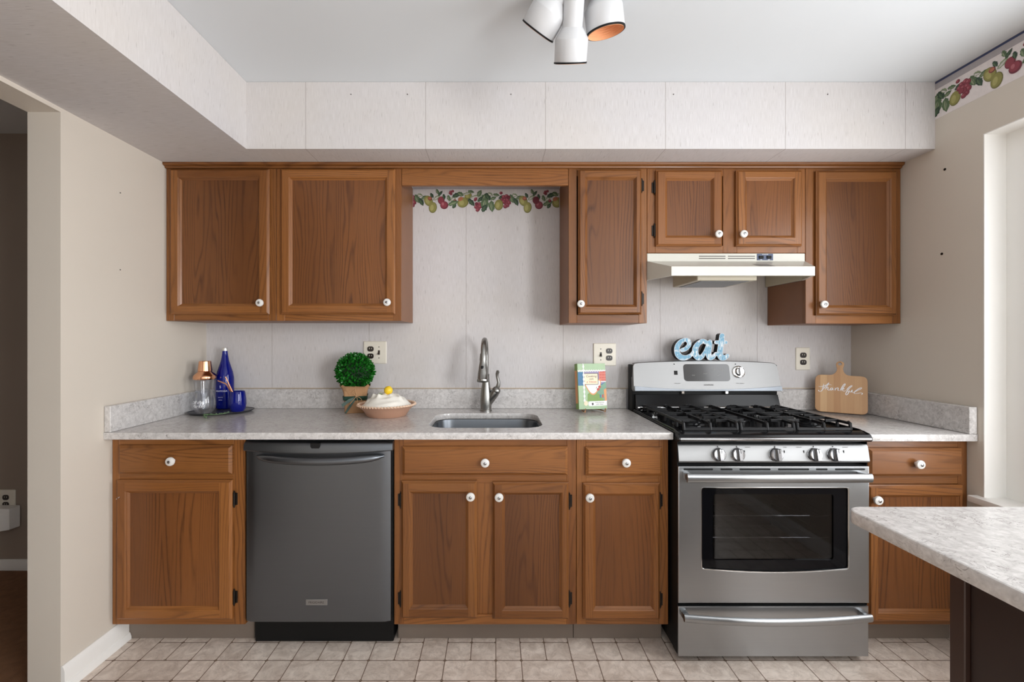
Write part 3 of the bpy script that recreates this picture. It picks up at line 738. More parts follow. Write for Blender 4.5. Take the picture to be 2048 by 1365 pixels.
h.tube([tuple(hb + Vector(q)) for q in ((.004, 0, .012), (.011, -.004, .028), (.013, -.006, .045), (.006, -.008, .075), (.005, -.010, .090), (.010, -.012, .103), (.014, -.013, .104))], [.012, .0105, .0085, .0078, .0088, .0095, .005], 'nickel', 14)
h.build('handle', fa)

# ------------------------------------------------------------------ outlets
def wallplate(name, label, cx, cz, w, devs, y=-.0005, parent=None):
    t = thing(name, label, 'outlet', (cx, y, cz))
    MB().loft([[(cx + (x - cx) * k, y - d, cz + (z - cz) * k2) for x, z in rrect(cx - w / 2, cx + w / 2, cz - .0615, cz + .0615, .004, 3)] for d, k, k2 in ((.0002, 1, 1), (.003, 1, 1), (.006, 1 - .006 / w, .955))], 'ivory').build('plate', t)
    for kind, dx in devs:
        if kind == 'o':
            for dz in (.0195, -.0195):
                rc = [(x, z) for x, z in rrect(-.0172, .0172, -.0142, .0142, .0115, 6)]
                MB().prism([(cx + dx + x, cz + dz + z) for x, z in rc], y - .0085, y - .005, 'brown_plastic').box(cx + dx - .007, cx + dx - .005, y - .0088, y - .008, cz + dz - .001, cz + dz + .007, 'ivory').box(cx + dx + .005, cx + dx + .007, y - .0088, y - .008, cz + dz - .001, cz + dz + .006, 'ivory').build('socket', t)
        else:
            m = MB().box(cx + dx - .0055, cx + dx + .0055, y - .0075, y - .005, cz - .012, cz + .012, 'brown_plastic', .001, 1)
            m.add([(cx + dx + a, y - q, cz + r_) for a in (-.004, .004) for q, r_ in ((.006, -.006), (.018, -.012), (.018, -.006), (.006, .004))], [(0, 1, 2, 3), (7, 6, 5, 4), (0, 4, 5, 1), (1, 5, 6, 2), (2, 6, 7, 3), (3, 7, 4, 0)], 'brown_plastic')
            m.build('toggle', t)
            for dz in (.03, -.03): MB().lathe([(.003, .005), (.003, .0066), (0, .0068)], 'brown_plastic', 10, Matrix.Translation((cx + dx, y, cz + dz)) @ Matrix.Rotation(R(90), 4, 'X')).build('screw', t)
    return t
Zw = 2.455
wallplate('wall_outlet', 'ivory double plate above the round plant, socket pair left and switch right', PX(750, Zw), PZ(705.5, Zw), .126, [('o', -.024), ('s', .022)])
wallplate('wall_outlet', 'ivory double plate above the cookbook, switch left and socket pair right', PX(1209.5, Zw), PZ(709.5, Zw), .124, [('s', -.022), ('o', .024)])
wallplate('wall_outlet', 'narrow ivory plate with one socket pair left of the cutting board', PX(1606, Zw), PZ(718, Zw), .077, [('o', 0)])
Zs = 2.488
t = wallplate('wall_outlet', 'pale wall plate on the dark wall seen through the doorway', PX(13.5, Zs), PZ(1002, Zs), .098, [('o', 0)], y=.0295)
ax, az = PX(-2, 2.45), PZ(1034, 2.45)
pi = MB().loft([[(ax + x, y_, az + z) for x, z in rrect(-.08, s_, -.066, q, .006, 3)] for y_, s_, q in ((.020, .083, .052), (-.03, .078, .05), (-.048, .052, .03))], 'white')
pi.box(ax - .07, ax + .03, -.0497, -.048, az - .022, az - .0195, 'label_grey').box(ax - .07, ax + .03, -.0497, -.048, az - .04, az - .0375, 'label_grey')
pi.box(ax - .07, ax + .036, -.053, -.047, az + .0, az + .028, 'white', .002, 1)
tag(pi.build('plug_in_adapter'), 'white vented adapter plugged in on the dark wall through the doorway', 'adapter')

# ------------------------------------------------------------------ dishwasher
DZ = 1.822; DY = DZ + CY
dx0, dx1 = PX(491, DZ), PX(780.5, DZ); dz0, dz1, dzc = PZ(1246, DZ), PZ(885, DZ), PZ(902, DZ)
dw = thing('dishwasher', 'dark stainless dishwasher with a bowed bar handle under the worktop', 'dishwasher', ((dx0 + dx1) / 2, -.35, 0))
MB().box(B1 + .003, B2 - .003, DY + .03, -.03, .122, .876, 'black', .002, 1).build('tub', dw)
# door skin slightly bowed toward the room at its two sides
rg = []
n = 28
for z in (dz0, dz0 + .004, dzc - .012, dzc - .001):
    fr_ = [];
    for k in range(n + 1):
        u = k / n; x = dx0 + (dx1 - dx0) * u; ed = min(u, 1 - u) * (dx1 - dx0)
        yy = DY + .008 * math.exp(-ed / .012) + (.004 if z == dz0 else 0)
        fr_.append((x, yy, z))
    rg.append(fr_ + [(dx1, DY + .03, z), (dx0, DY + .03, z)])
MB().loft(rg, 'steel_dark').build('door', dw)
cp = MB(); cap = []
for k in range(n + 1):
    u = k / n; x = dx0 - .006 + (dx1 - dx0 + .016) * u; s_ = 4 * u * (1 - u)
    cap.append((x, DY - .004 - .012 * s_, s_))
def capring(z, off): return [(x, y + off, z - (.010 * s_ if z < dz1 - .02 else 0)) for x, y, s_ in cap] + [(cap[-1][0], DY + .028, z), (cap[0][0], DY + .028, z)]
cp.loft([capring(dzc, .003), capring(dzc + .004, 0), capring(dz1 - .012, .001), capring(dz1 - .004, .006), capring(dz1, .014)], 'steel_dark')
cp = cp.build('control_cap', dw)
lx = PX(633.5, DZ)
MB().prism([(lx - .019, PZ(885.5, DZ)), (lx + .020, PZ(885.5, DZ)), (lx + .020, PZ(892, DZ)), (lx + .015, PZ(895.5, DZ)), (lx - .014, PZ(895.5, DZ)), (lx - .019, PZ(892, DZ))], DY - .018, DY - .012, 'black_gloss').build('display_window', cp)
hz = PZ(918, 1.79); hx0, hx1 = PX(510, 1.80), PX(766, 1.80); pts = []; rr = []
for k in range(25):
    u = k / 24; s_ = 1 - (2 * u - 1) ** 2; pts.append((hx0 + (hx1 - hx0) * u, DY - .006 - .042 * s_ ** .6, hz + .004 - .012 * s_)); rr.append(.004 + .0105 * min(1, s_ * 2.2) ** .5)
MB().tube(pts, rr, 'steel_dark', 18).build('handle', dw)
bg = MB().box(PX(612, DZ), PX(655, DZ), DY - .0025, DY + .002, PZ(1211, DZ), PZ(1199, DZ), 'steel', .0012, 1)
put_text(bg, 'FRIGIDAIRE', .0125, PX(633, DZ), DY - .0028, PZ(1205.2, DZ), 'dark_print')
bg.build('badge', dw)
MB().box(PX(510, 1.9), PX(787, 1.9), 1.9 + CY, -.05, .004, .117, 'black', .003, 1).build('kick_plate', dw)
for px in (548, 730): MB().box(PX(px - 4, 1.85), PX(px + 4, 1.85), YB - .004, YB + .02, .874, .8785, 'chrome', .001, 1).build('mounting_bracket', dw)

# ------------------------------------------------------------------ range
RZ = 1.774; RY = RZ + CY
rx0, rx1 = .7275, 1.4875; rc = (rx0 + rx1) / 2
rgn = thing('gas_range', 'stainless steel gas range with black cooktop between the base cabinets', 'range', (rc, -.36, 0))
GY1 = -.028
WX0, WX1, WZ_1, WZ_0 = PX(1427, RZ), PX(1669, RZ), PZ(990, RZ), PZ(1122, RZ)
# body: black sides with an open oven cavity
bd = MB().box(rx0, WX0 - .05, RY + .047, GY1, .035, .90, 'black', .002, 1).box(WX1 + .05, rx1, RY + .047, GY1, .035, .90, 'black', .002, 1)
bd.box(WX0 - .05, WX1 + .05, RY + .047, GY1, .035, WZ_0 - .06, 'black').box(WX0 - .05, WX1 + .05, RY + .047, GY1, WZ_1 + .05, .90, 'black').box(WX0 - .05, WX1 + .05, -.20, GY1, WZ_0 - .06, WZ_1 + .05, plain('oven_enamel', (.06, .06, .065, 1), .35))
bd.box(rx0 - .0012, rx0 + .0004, RY + .007, RY + .05, .035, .90, 'black').box(rx1 - .0004, rx1 + .0012, RY + .014, RY + .05, .035, .90, 'black')
bd.build('body', rgn)
for x in (rx0 + .05, rx1 - .05):
    for y in (RY + .08, -.1): MB().lathe([(.018, .001), (.018, .010), (.009, .012), (.009, .036)], 'black', 14, Matrix.Translation((x, y, 0))).build('foot', rgn)
for z in (.47, .56):
    rk = MB()
    for y in (RY + .075, -.24): rk.tube([(WX0 - .045, y, z), (WX1 + .045, y, z)], .003, 'chrome', 8)
    for k in range(15): rk.tube([(WX0 - .03 + k * (WX1 - WX0 + .06) / 14, RY + .075, z + .004), (WX0 - .03 + k * (WX1 - WX0 + .06) / 14, -.24, z + .004)], .0016, 'chrome', 6)
    rk.build('oven_rack', rgn)
# oven door
q0, q1, q2, q3 = PZ(933.5, RZ), PZ(1207.5, RZ), PZ(976, RZ), PZ(1138, RZ)
g0, g1 = PX(1403, RZ), PX(1697, RZ)
gl = [(g0 + .008, q2), (g1 - .008, q2), (g1 - .002, q2 - .003), (g1, q2 - .01), (g1, q3 + .008), (g1 - .004, q3)]
for k in range(0, 13): u = k / 12; gl.append((g1 - .012 + (g0 - g1 + .024) * u, q3 - .002 - .012 * math.sin(math.pi * u)))
gl += [(g0 + .004, q3), (g0, q3 + .008), (g0, q2 - .01), (g0 + .002, q2 - .003)]
vs, fs = fillmesh([[(rx0, q1), (rx1 - .002, q1), (rx1 - .002, q0), (rx0, q0)], gl], .021, .003)
dr = MB().add([(x, RY + .021 - z, y) for x, y, z in vs], fs, 'steel').build('oven_door', rgn)
inner = rrect(WX0, WX1, WZ_0, WZ_1, .012, 5)
gi = [(rc + (x - rc) * .996, (q2 + q3) / 2 + (z - (q2 + q3) / 2) * .995) for x, z in gl]
vs, fs = fillmesh([gi, inner], .002)
lab(MB().add([(x, RY + .007 - z, y) for x, y, z in vs], fs, 'black_glass').build('glass_surround', dr), 'glossy black glass border')
MB().box(WX0 - .004, WX1 + .004, RY + .0095, RY + .0125, WZ_0 - .004, WZ_1 + .004, 'oven_glass').build('oven_window', dr)
loop = [(x, RY - .0002, z) for x, z in gl]; MB().tube(loop + [loop[0]], .0022, 'chrome', 6).build('window_trim', dr)
def bar(name, parent, px0, px1, pyc, hh, bow, standoff, mat, sag=0.0, ends=True):
    Zh = RZ - standoff; x0, x1 = PX(px0, Zh), PX(px1, Zh); z = PZ(pyc, Zh); m = MB()
    n_ = 24; A = []
    for k in range(n_ + 1):
        u = k / n_; s_ = 4 * u * (1 - u)
        A.append((x0 + (x1 - x0) * u, RY - standoff - bow * s_, z - sag * s_))
    rings = []
    for x, y, zz in A: rings.append([(x, y + .010 * math.cos(a), zz + hh * math.sin(a)) for a in [2 * math.pi * k / 16 for k in range(16)]])
    m.loft(rings, mat)
    for x in (x0 + .012, x1 - .012): m.box(x - .012, x + .012, RY - standoff, RY + .0015, z - hh * .75, z + hh * .75, mat, .004)
    return m.build(name, parent)
bar('handle', dr, 1374, 1743, 957, .0175, .004, .042, 'steel')
sl = MB()
for a, b_ in ((1367, 1426), (1441, 1465), (1479, 1541), (1556, 1618), (1632, 1655), (1670, 1730)):
    sl.prism(rrect(PX(a, RZ), PX(b_, RZ), PZ(941, RZ), PZ(937.5, RZ), .0032, 4), RY - .0006, RY + .002, 'black')
sl.build('vent_slots', dr)
# drawer
s0, s1 = PZ(1214, RZ), PZ(1314.5, RZ)
vs, fs = fillmesh([[(rx0, s1), (rx1 - .004, s1), (rx1 - .004, s0), (rx0, s0)]], .02, .003)
wd = MB().add([(x, RY + .0205 - z, y) for x, y, z in vs], fs, 'steel').build('storage_drawer', rgn)
bar('handle', wd, 1368, 1743, 1237, .015, .012, .036, 'steel', sag=.010)
# control panel
c0, c1 = PZ(926, 1.772), PZ(890, 1.785)
pr = [(RY + .002, c0), (RY - .002, c0 + .006), (RY + .008, c1 - .006), (RY + .014, c1), (RY + .05, c1), (RY + .05, c0)]
mk = MB().prism(pr, rx0 + .002, rx1 - .001, 'steel_bright', 'yz')
kx = [1437, 1475, 1551.5, 1629, 1668]
for px in kx: mk.box(PX(px, RZ) - .0009, PX(px, RZ) + .0009, RY + .0055, RY + .0065, PZ(898.5, RZ), PZ(893, RZ), 'black')
for px, tx in ((1497, 'SURFACE'), (1600, 'SURFACE'), (1693, 'SURFACE'), (1572, 'OVEN')):
    put_text(mk, tx, .0052, PX(px, RZ), RY + .0062, PZ(896, RZ), 'dark_print')
for px in (1490, 1570, 1609, 1689): mk.box(PX(px, RZ) - .0015, PX(px, RZ) + .0015, RY + .003, RY + .0042, PZ(907, RZ), PZ(902, RZ), 'black')
cpn = mk.build('control_panel', rgn)
tilt = math.atan2(.010, c1 - c0 - .012)
for px in kx:
    Zk = 1.775; x, z = PX(px, Zk), PZ(910, Zk)
    Xk = Matrix.Translation((x, RY + .003, z)) @ Matrix.Rotation(R(90) - tilt, 4, 'X')
    m = MB().lathe([(.0275, 0), (.0275, .002), (.0255, .003), (.0245, .014), (.022, .0165), (.0005, .017)], 'smoke', 30, Xf := Xk)
    g_ = [(-.0075, -.0225), (.0075, -.0225), (.0085, .0225), (-.0085, .0225)]
    m.loft([[(x_ * k, y_ * k2, h_) for x_, y_ in g_] for h_, k, k2 in ((.0165, 1.15, 1.02), (.027, 1.0, 1.0), (.030, .8, .94))], 'smoke', Xk)
    m.box(-.001, .001, .006, .022, .0300, .0306, 'black', X=Xk)
    m.build('burner_knob', cpn)
# cooktop
zt0 = .918
ct = MB().prism([(RY - .006, .884), (RY - .012, .890), (RY - .012, .899), (RY - .004, .911), (RY + .03, .921), (RY + .045, .918), (GY1 - .06, zt0), (GY1 - .06, .902), (RY + .03, .902), (RY + .02, .884)], rx0 - .001, rx1 + .001, 'black_gloss', 'yz').build('cooktop', rgn)
MB().tube([(rx0 + .004, RY - .0105, .8945), (rx1 - .004, RY - .0105, .8945)], .0048, 'smoke', 12, sy=1.5).build('chrome_lip', ct)
for x in (rx0 + .004, rx1 - .004): MB().tube([(x, RY + .0, .913), (x, RY + .05, .921), (x, -.10, .921)], .004, 'black_gloss', 8).build('side_rim', ct)
burn = [(.845, -.505, .047), (.845, -.255, .038), (rc, -.385, .05), (1.37, -.505, .042), (1.37, -.255, .047)]
for x, y, r in burn:
    m = MB().lathe([(r + .022, 0), (r + .02, .004), (r + .004, .006), (r + .002, .012), (r * .95, .014)], 'black_gloss', 30, Matrix.Translation((x, y, zt0 + .0004)))
    m.lathe([(r * .92, .0141), (r * .94, .020), (r * .86, .0225), (0, .0225)], 'iron', 30, Matrix.Translation((x, y, zt0)))
    m.build('burner', rgn)
gy0, gy1 = -.632, -.165; zg = .947
gx = [(.762, .990), (.9945, 1.2205), (1.225, 1.453)]
def bar3(m, p, q, w=.0038, h=.0054):
    p, q = Vector(p), Vector(q); d = (q - p).normalized(); sd = Vector((-d.y, d.x, 0)).normalized() * w
    rings = [[o + sd * a + Vector((0, 0, h * c_)) for a, c_ in ((-1, -1), (1, -1), (1, .6), (.6, 1), (-.6, 1), (-1, .6))] for o in (p, q)]
    m.loft(rings, 'iron')
for gi_, (a, b_) in enumerate(gx):
    m = MB(); cx = (a + b_) / 2
    for x in (a + .006, b_ - .006, cx): bar3(m, (x, gy0, zg), (x, gy1, zg))
    for y in (gy0, gy1):                                              # arched end rails with downturned posts
        for x in (a + .006, cx, b_ - .006):
            s_ = 1 if y == gy0 else -1
            m.tube([(x, y + s_ * .004, zg + .004), (x, y - s_ * .006, zg), (x, y - s_ * .009, zg - .018), (x, y - s_ * .010, zt0 + .004)], .0062, 'iron', 8)
        bar3(m, (a + .004, y - (.009 if y == gy0 else -.009), zt0 + .008), (b_ - .004, y - (.009 if y == gy0 else -.009), zt0 + .008), .005, .005)
    if gi_ != 1:
        for by in (-.505, -.265):
            for y, ln in ((by - .066, .052), (by, .074), (by + .066, .052)):
                bar3(m, (a + .006, y, zg), (a + .006 + ln, y, zg)); bar3(m, (b_ - .006 - ln, y, zg), (b_ - .006, y, zg))
                bar3(m, (cx - (.012 if ln < .06 else .0), y, zg), (cx + (.012 if ln < .06 else .0) + .0005, y, zg))
        bar3(m, (a + .006, -.385, zg), (b_ - .006, -.385, zg))
    else:
        for y, ln in ((-.57, .05), (-.50, .06), (-.385, .066), (-.27, .06), (-.21, .05)):
            bar3(m, (a + .006, y, zg), (a + .006 + ln, y, zg)); bar3(m, (b_ - .006 - ln, y, zg), (b_ - .006, y, zg))
    for x in (a + .006, b_ - .006):
        for y in (-.57, -.44, -.32, -.215): m.tube([(x, y, zg), (x, y, zt0 + .003)], [.005, .007], 'iron', 8)
    m.build('burner_grate', rgn)
# backguard
bgx0, bgx1 = .721, 1.4915
bk = MB()
bk.box(bgx0 + .002, bgx1 - .004, -.105, GY1, .90, 1.155, 'black', .004)
bk.prism([(-.155, .921), (-.152, .935), (-.128, 1.000), (-.104, 1.000), (-.104, .921)], bgx0 + .012, bgx1 - .016, 'black_gloss', 'yz')
bkg = bk.build('backguard', rgn)
MB().tube([(bgx0 + .014, -.158, .938), (bgx1 - .018, -.158, .938)], .005, 'chrome', 10).build('chrome_strip', bkg)
for px in (1364, 1451): MB().box(PX(px - 3, 2.35), PX(px + 3, 2.35), -.125, -.1, 1.003, 1.019, 'chrome', .002, 1).build('clip', bkg)
def arch(u, z, rise): return z + rise * (1 - (2 * u - 1) ** 2)
top = [(bgx0 + (bgx1 - bgx0) * k / 24, arch(k / 24, 1.1645 - .0, .012)) for k in range(25)]
# rounded shoulders
outl = [(bgx0 + .004, 1.019), (bgx0, 1.03), (bgx0 + .004, 1.15), (bgx0 + .012, 1.163)] + [(x, z) for x, z in top[1:-1]] + [(bgx1 - .018, 1.163), (bgx1 - .006, 1.15), (bgx1 + .003, 1.035), (bgx1 + .002, 1.024), (bgx1, 1.019)]
sl_ = .20      # the fascia leans back
def lean(x, z, d): return (x, -.134 + (z - 1.02) * sl_ + d, z)
n_ = len(outl)
ctr = (rc, 1.09)
R0 = [lean(x, z, .03) for x, z in outl]; R1 = [lean(x, z, .004) for x, z in outl]; R2 = [lean(ctr[0] + (x - ctr[0]) * .994, ctr[1] + (z - ctr[1]) * .97, 0) for x, z in outl]
fm = MB().loft([R0, R1, R2], 'steel_bright')
Zf = 2.345
def fp(px, py, d=-.0008):
    x, z = PX(px, Zf), PZ(py, Zf); return lean(x, z, d)
for (px0, px1, py0, py1) in ((1348, 1355, 742, 750), (1348.5, 1350.5, 728, 730), (1471.5, 1473.5, 728, 730)):
    fm.quad(fp(px0, py0), fp(px1, py0), fp(px1, py1), fp(px0, py1), 'black')
for px, py, tx, s_ in ((1353, 767, 'OVEN LIGHT', .0055), (1478, 767, 'OVEN CONTROL', .0055), (1415, 770, 'KENMORE', .011)):
    vs, fs = textmesh(tx, s_); o = fp(px, py); fm.add([(o[0] + a, o[1] + b_ * sl_, o[2] + b_) for a, b_, c_ in vs], fs, 'dark_print')
fa_ = fm.build('fascia', bkg)
lp = []
for k in range(21):
    u = k / 20; lp.append((bgx0 + .006 + (bgx1 - bgx0 - .006) * u, 1.046 - .018 * (1 - (2 * u - 1) ** 2)))
lo = lp + [(bgx1 + .002, 1.022), (bgx0 + .006, 1.022)]
MB().loft([[lean(x, z, .002) for x, z in lo], [lean(x, z, -.007 - .0) for x, z in lo]], 'steel_dark').build('lower_lip', fa_)
cl = MB(); dpx = rrect(1367.5, 1459, -762.5, -729, 6, 4)
cl.loft([[fp(x, -y, .002) for x, y in dpx], [fp(x, -y, -.002) for x, y in dpx]], plain('clock_glass', (.06, .06, .062, 1), .12))
for px, py, tx, s_ in ((1427, 740, 'BAKE', .006), (1443, 740, 'BROIL', .006), (1436, 751, 'CLEAN', .006), (1386, 751, 'TIMER', .006), (1410, 748, 'START', .006)):
    vs, fs = textmesh(tx, s_); o = fp(px, py, -.0024); cl.add([(o[0] + a, o[1] + b_ * sl_, o[2] + b_) for a, b_, c_ in vs], fs, 'label_grey')
cl.build('clock_panel', fa_)
o = fp(1477, 744.5, 0)
Xk = Matrix.Translation(o) @ Matrix.Rotation(R(90) - math.atan(sl_), 4, 'X')
kb = MB().lathe([(.032, 0), (.032, .004), (.029, .006), (.022, .007), (.021, .020), (.019, .022), (0, .022)], 'chrome', 30, Xk)
kb.loft([[(x_, y_, h_) for x_, y_ in ((-.007, -.021), (.007, -.021), (.007, .021), (-.007, .021))] for h_ in (.0215, .032)], 'smoke', Xk); kb.build('oven_knob', fa_)

# ------------------------------------------------------------------ range hood
HX0, HX1 = A4 + .001, A5 - .001; hf0, hf1 = PX(1343, 2.007), PX(1630, 2.007); HYF = 2.007 + CY; HYB = -.004
hz1, hz2, hz3, hz0 = zh - .0015, 1.667, 1.617, 1.576
hd = thing('range_hood', 'almond enamel range hood under the short wall cabinet', 'range hood', ((HX0 + HX1) / 2, -.2, hz0))
m = MB(); yv = YU + .001; e = .012
# shell: top box behind the vertical front, sloped ledge and front lip with tapering ends, thin skirt
m.box(HX0, HX1, yv, HYB, hz2 - .012, hz1, 'hood', .002, 1)
m.add([(HX0, yv, hz2), (HX1, yv, hz2), (hf1, HYF, hz3), (hf0, HYF, hz3)], [(0, 1, 2, 3)], 'hood')
sk_o = [(HX0, HYB), (HX0, yv), (hf0, HYF), (hf1, HYF), (HX1, yv), (HX1, HYB)]
sk_i = [(HX0 + e, HYB), (HX0 + e, yv + .004), (hf0 + e * .6, HYF + e), (hf1 - e * .6, HYF + e), (HX1 - e, yv + .004), (HX1 - e, HYB)]
tops = [hz2, hz2, hz3, hz3, hz2, hz2]
for k in range(5):
    (a, b_), (c_, d_) = sk_o[k], sk_o[k + 1]; (ai, bi), (ci, di) = sk_i[k], sk_i[k + 1]
    m.add([(a, b_, hz0), (c_, d_, hz0), (c_, d_, tops[k + 1]), (a, b_, tops[k])], [(0, 1, 2, 3)], 'hood')
    m.add([(ai, bi, hz0), (ci, di, hz0), (ci, di, tops[k + 1] - .006), (ai, bi, tops[k] - .006)], [(0, 1, 2, 3)], 'hood_in')
    m.add([(a, b_, hz0), (c_, d_, hz0), (ci, di, hz0), (ai, bi, hz0)], [(0, 1, 2, 3)], 'hood')
m.add([(HX0 + e, yv, hz2 - .014), (HX1 - e, yv, hz2 - .014), (hf1 - e, HYF + e, hz3 - .006), (hf0 + e, HYF + e, hz3 - .006)], [(0, 1, 2, 3)], 'hood_in')
m.add([(HX0 + e, yv, hz2 - .013), (HX1 - e, yv, hz2 - .013), (HX1 - e, HYB, hz2 - .013), (HX0 + e, HYB, hz2 - .013)], [(0, 1, 2, 3)], 'hood_in')
m.build('canopy', hd, angle=20)
vt = MB()
for a, b_ in ((1398, 1451), (1456, 1510)):
    for py in (512.5, 517): vt.box(PX(a, ZU), PX(b_, ZU), yv - .0006, yv + .001, PZ(py + .9, ZU), PZ(py - .6, ZU), 'dark_print')
vt.build('vent_slots', hd)
sw = MB().box(PX(1514, ZU), PX(1546, ZU), yv - .002, yv + .001, PZ(521, ZU), PZ(508, ZU), 'navy', .0005, 1)
put_text(sw, 'KENMORE', .0065, PX(1530, ZU), yv - .0023, PZ(509.4, ZU), 'print', extrude=0)
for px in (1522, 1537.5):
    sw.box(PX(px - 4.5, ZU), PX(px + 4.5, ZU), yv - .006, yv - .002, PZ(518, ZU), PZ(512, ZU), 'black', .001, 1)
    sw.box(PX(px - 2, ZU), PX(px + 2, ZU), yv - .0024, yv - .0019, PZ(520.4, ZU), PZ(519.4, ZU), 'print')
sw.build('switch_panel', hd)
def ledge(x, u): return (x, yv + (HYF - yv) * u, hz2 + (hz3 - hz2) * u + .0006)
xa, xb = PX(1512, 2.04), PX(1543, 2.04)
MB().quad(ledge(xa, .55), ledge(xb, .55), ledge(xb, .98), ledge(xa, .98), 'label_grey').build('sticker', hd)
fbx = MB().box(.93, 1.205, -.405, -.12, 1.561, 1.632, 'hood_in', .003, 1).build('fan_housing', hd)
MB().box(.955, 1.18, -.385, -.14, 1.5585, 1.5608, 'steel_bright', .0008, 1).build('grease_filter', fbx)

# ------------------------------------------------------------------ things on the worktop
TZ = ZCT + .0006
ta, tb = .150, .104; tcx, tcy, trz = -1.4105, -.152, R(27)
tr = MB(); rg = []
for k_, z in ((.86, 0), (.90, .001), (.98, .008), (1.0, .0125), (.985, .0128), (.96, .0105), (.9, .0100)):
    rg.append([(ta * k_ * math.cos(a), tb * (1 - (1 - k_) * 1.6) * math.sin(a), z) for a in [2 * math.pi * q / 56 for q in range(56)]])
tr.loft(rg, 'slate'); tray = tr.build('tray'); tray.location = Vector((tcx, tcy, TZ)) + (Matrix.Rotation(trz, 4, 'Z') @ tray.location); tray.rotation_euler = (0, 0, trz)
tag(tray, 'dark slate oval tray in the left corner of the worktop', 'tray')
ZT_ = TZ + .0106
def on_tray(px, Z): return PX(px, Z), Z + CY
# cocktail shaker
sx, sy_ = on_tray(410, 2.30)
sk_ = thing('cocktail_shaker', 'clear cocktail shaker with a copper top at the left of the tray', 'cocktail shaker', (sx, sy_, ZT_))
Xs = Matrix.Translation((sx, sy_, ZT_))
MB().lathe([(.030, .0), (.034, .003), (.037, .05), (.045, .10), (.050, .150), (.0515, .165), (.0495, .165), (.048, .150), (.043, .10), (.035, .052), (.032, .008), (0, .008)], 'clear', 36, Xs).build('tumbler', sk_)
hh = .166
MB().lathe([(.0515, hh - .004), (.0535, hh), (.0535, hh + .012), (.050, hh + .018), (.033, hh + .034), (.0315, hh + .038), (.029, hh + .038 + .002)], 'copper', 40, Xs, cap=False).build('strainer_top', sk_)
MB().lathe([(.0325, hh + .039), (.0325, hh + .044), (.0275, hh + .088), (.024, hh + .0905), (0, hh + .0905)], 'copper', 40, Xs).build('cap', sk_)
# stemless glass in front of it
gx_, gy_ = on_tray(409, 2.212)
gl_ = thing('wine_glass', 'clear stemless wine glass lettered in white, in front of the shaker', 'glass', (gx_, gy_, ZT_))
prof = [(.026, 0), (.034, .004), (.045, .022), (.0495, .042), (.048, .066), (.043, .092), (.039, .106)]
MB().lathe(prof + [(.0378, .106), (.0418, .092), (.0468, .066), (.048, .042), (.0435, .023), (.033, .006), (0, .005)], 'clear', 40, Matrix.Translation((gx_, gy_, ZT_))).build('bowl', gl_)
def rad(z):
    for (r0, z0), (r1, z1) in zip(prof, prof[1:]):
        if z0 <= z <= z1: return r0 + (r1 - r0) * (z - z0) / (z1 - z0)
    return prof[-1][0]
tm = MB()
for tx, u, v_, s_ in (('Off the', -.001, .060, .022), ('Market', .004, .042, .023)):
    vs, fs = textmesh(tx, s_, shear=.3); out = []
    for a, b_, c_ in vs:
        z = v_ + b_ + (a * .08); r = rad(z) + .0006; th = (a + u) / r - R(8)
        out.append((gx_ + r * math.sin(th), gy_ - r * math.cos(th), ZT_ + z))
    tm.add(out, fs, 'print'); lab(tm.build('lettering', gl_), 'white script word'); tm = MB()
# cobalt bottle
bx_, by_ = on_tray(450, 2.378)
bo = thing('water_bottle', 'tall cobalt blue water bottle at the back of the tray', 'bottle', (bx_, by_, ZT_))
bprof = [(.034, 0), (.0405, .004), (.043, .012), (.043, .150), (.0425, .165), (.037, .195), (.027, .228), (.019, .256), (.0145, .282), (.0125, .300), (.0125, .306)]
MB().lathe(bprof, 'cobalt', 44, Matrix.Translation((bx_, by_, ZT_))).build('glass_body', bo)
MB().lathe([(.0138, .3055), (.0150, .307), (.0150, .321), (.0138, .3235), (0, .3238)], 'cap', 28, Matrix.Translation((bx_, by_, ZT_))).build('cap', bo)
tm = MB()
for tx, u, v_, s_ in (('S', .012, .118, .019), ('SARATOGA', .012, .096, .0125), ('spring water', .012, .064, .005), ('sparkling', .012, .050, .005)):
    vs, fs = textmesh(tx, s_); tm.add([(bx_ + .0434 * math.sin((a + u) / .0434 - R(14)), by_ - .0434 * math.cos((a + u) / .0434 - R(14)), ZT_ + v_ + b_) for a, b_, c_ in vs], fs, 'print'); lab(tm.build('lettering', bo), 'white printed lettering'); tm = MB()
# blue stemless glass with two copper straws
kx_, ky_ = on_tray(475.5, 2.27)
bgl = thing('wine_glass', 'cobalt blue stemless glass at the right of the tray', 'glass', (kx_, ky_, ZT_))
pb = [(.022, 0), (.028, .003), (.036, .018), (.0395, .040), (.0385, .066), (.0345, .095), (.0325, .104)]
MB().lathe(pb + [(.031, .104), (.033, .095), (.037, .066), (.038, .040), (.0345, .019), (.026, .006), (0, .005)], 'cobalt', 40, Matrix.Translation((kx_, ky_, ZT_))).build('bowl', bgl)
for pts, lb in (([(.018, .004, .012), (-.034, -.002, .102), (-.053, -.004, .136), (-.056, -.004, .140), (-.062, -.004, .143), (-.098, -.004, .158)], 'bent copper straw in the blue glass, tip pointing left'),
                ([(.014, -.006, .012), (-.0245, -.012, .112), (-.052, -.016, .178)], 'straight copper straw in the blue glass')):
    tag(MB().tube([(kx_ + a, ky_ + b_, ZT_ + z) for a, b_, z in pts], .0033, 'copper', 10).build('drinking_straw'), lb, 'straw')
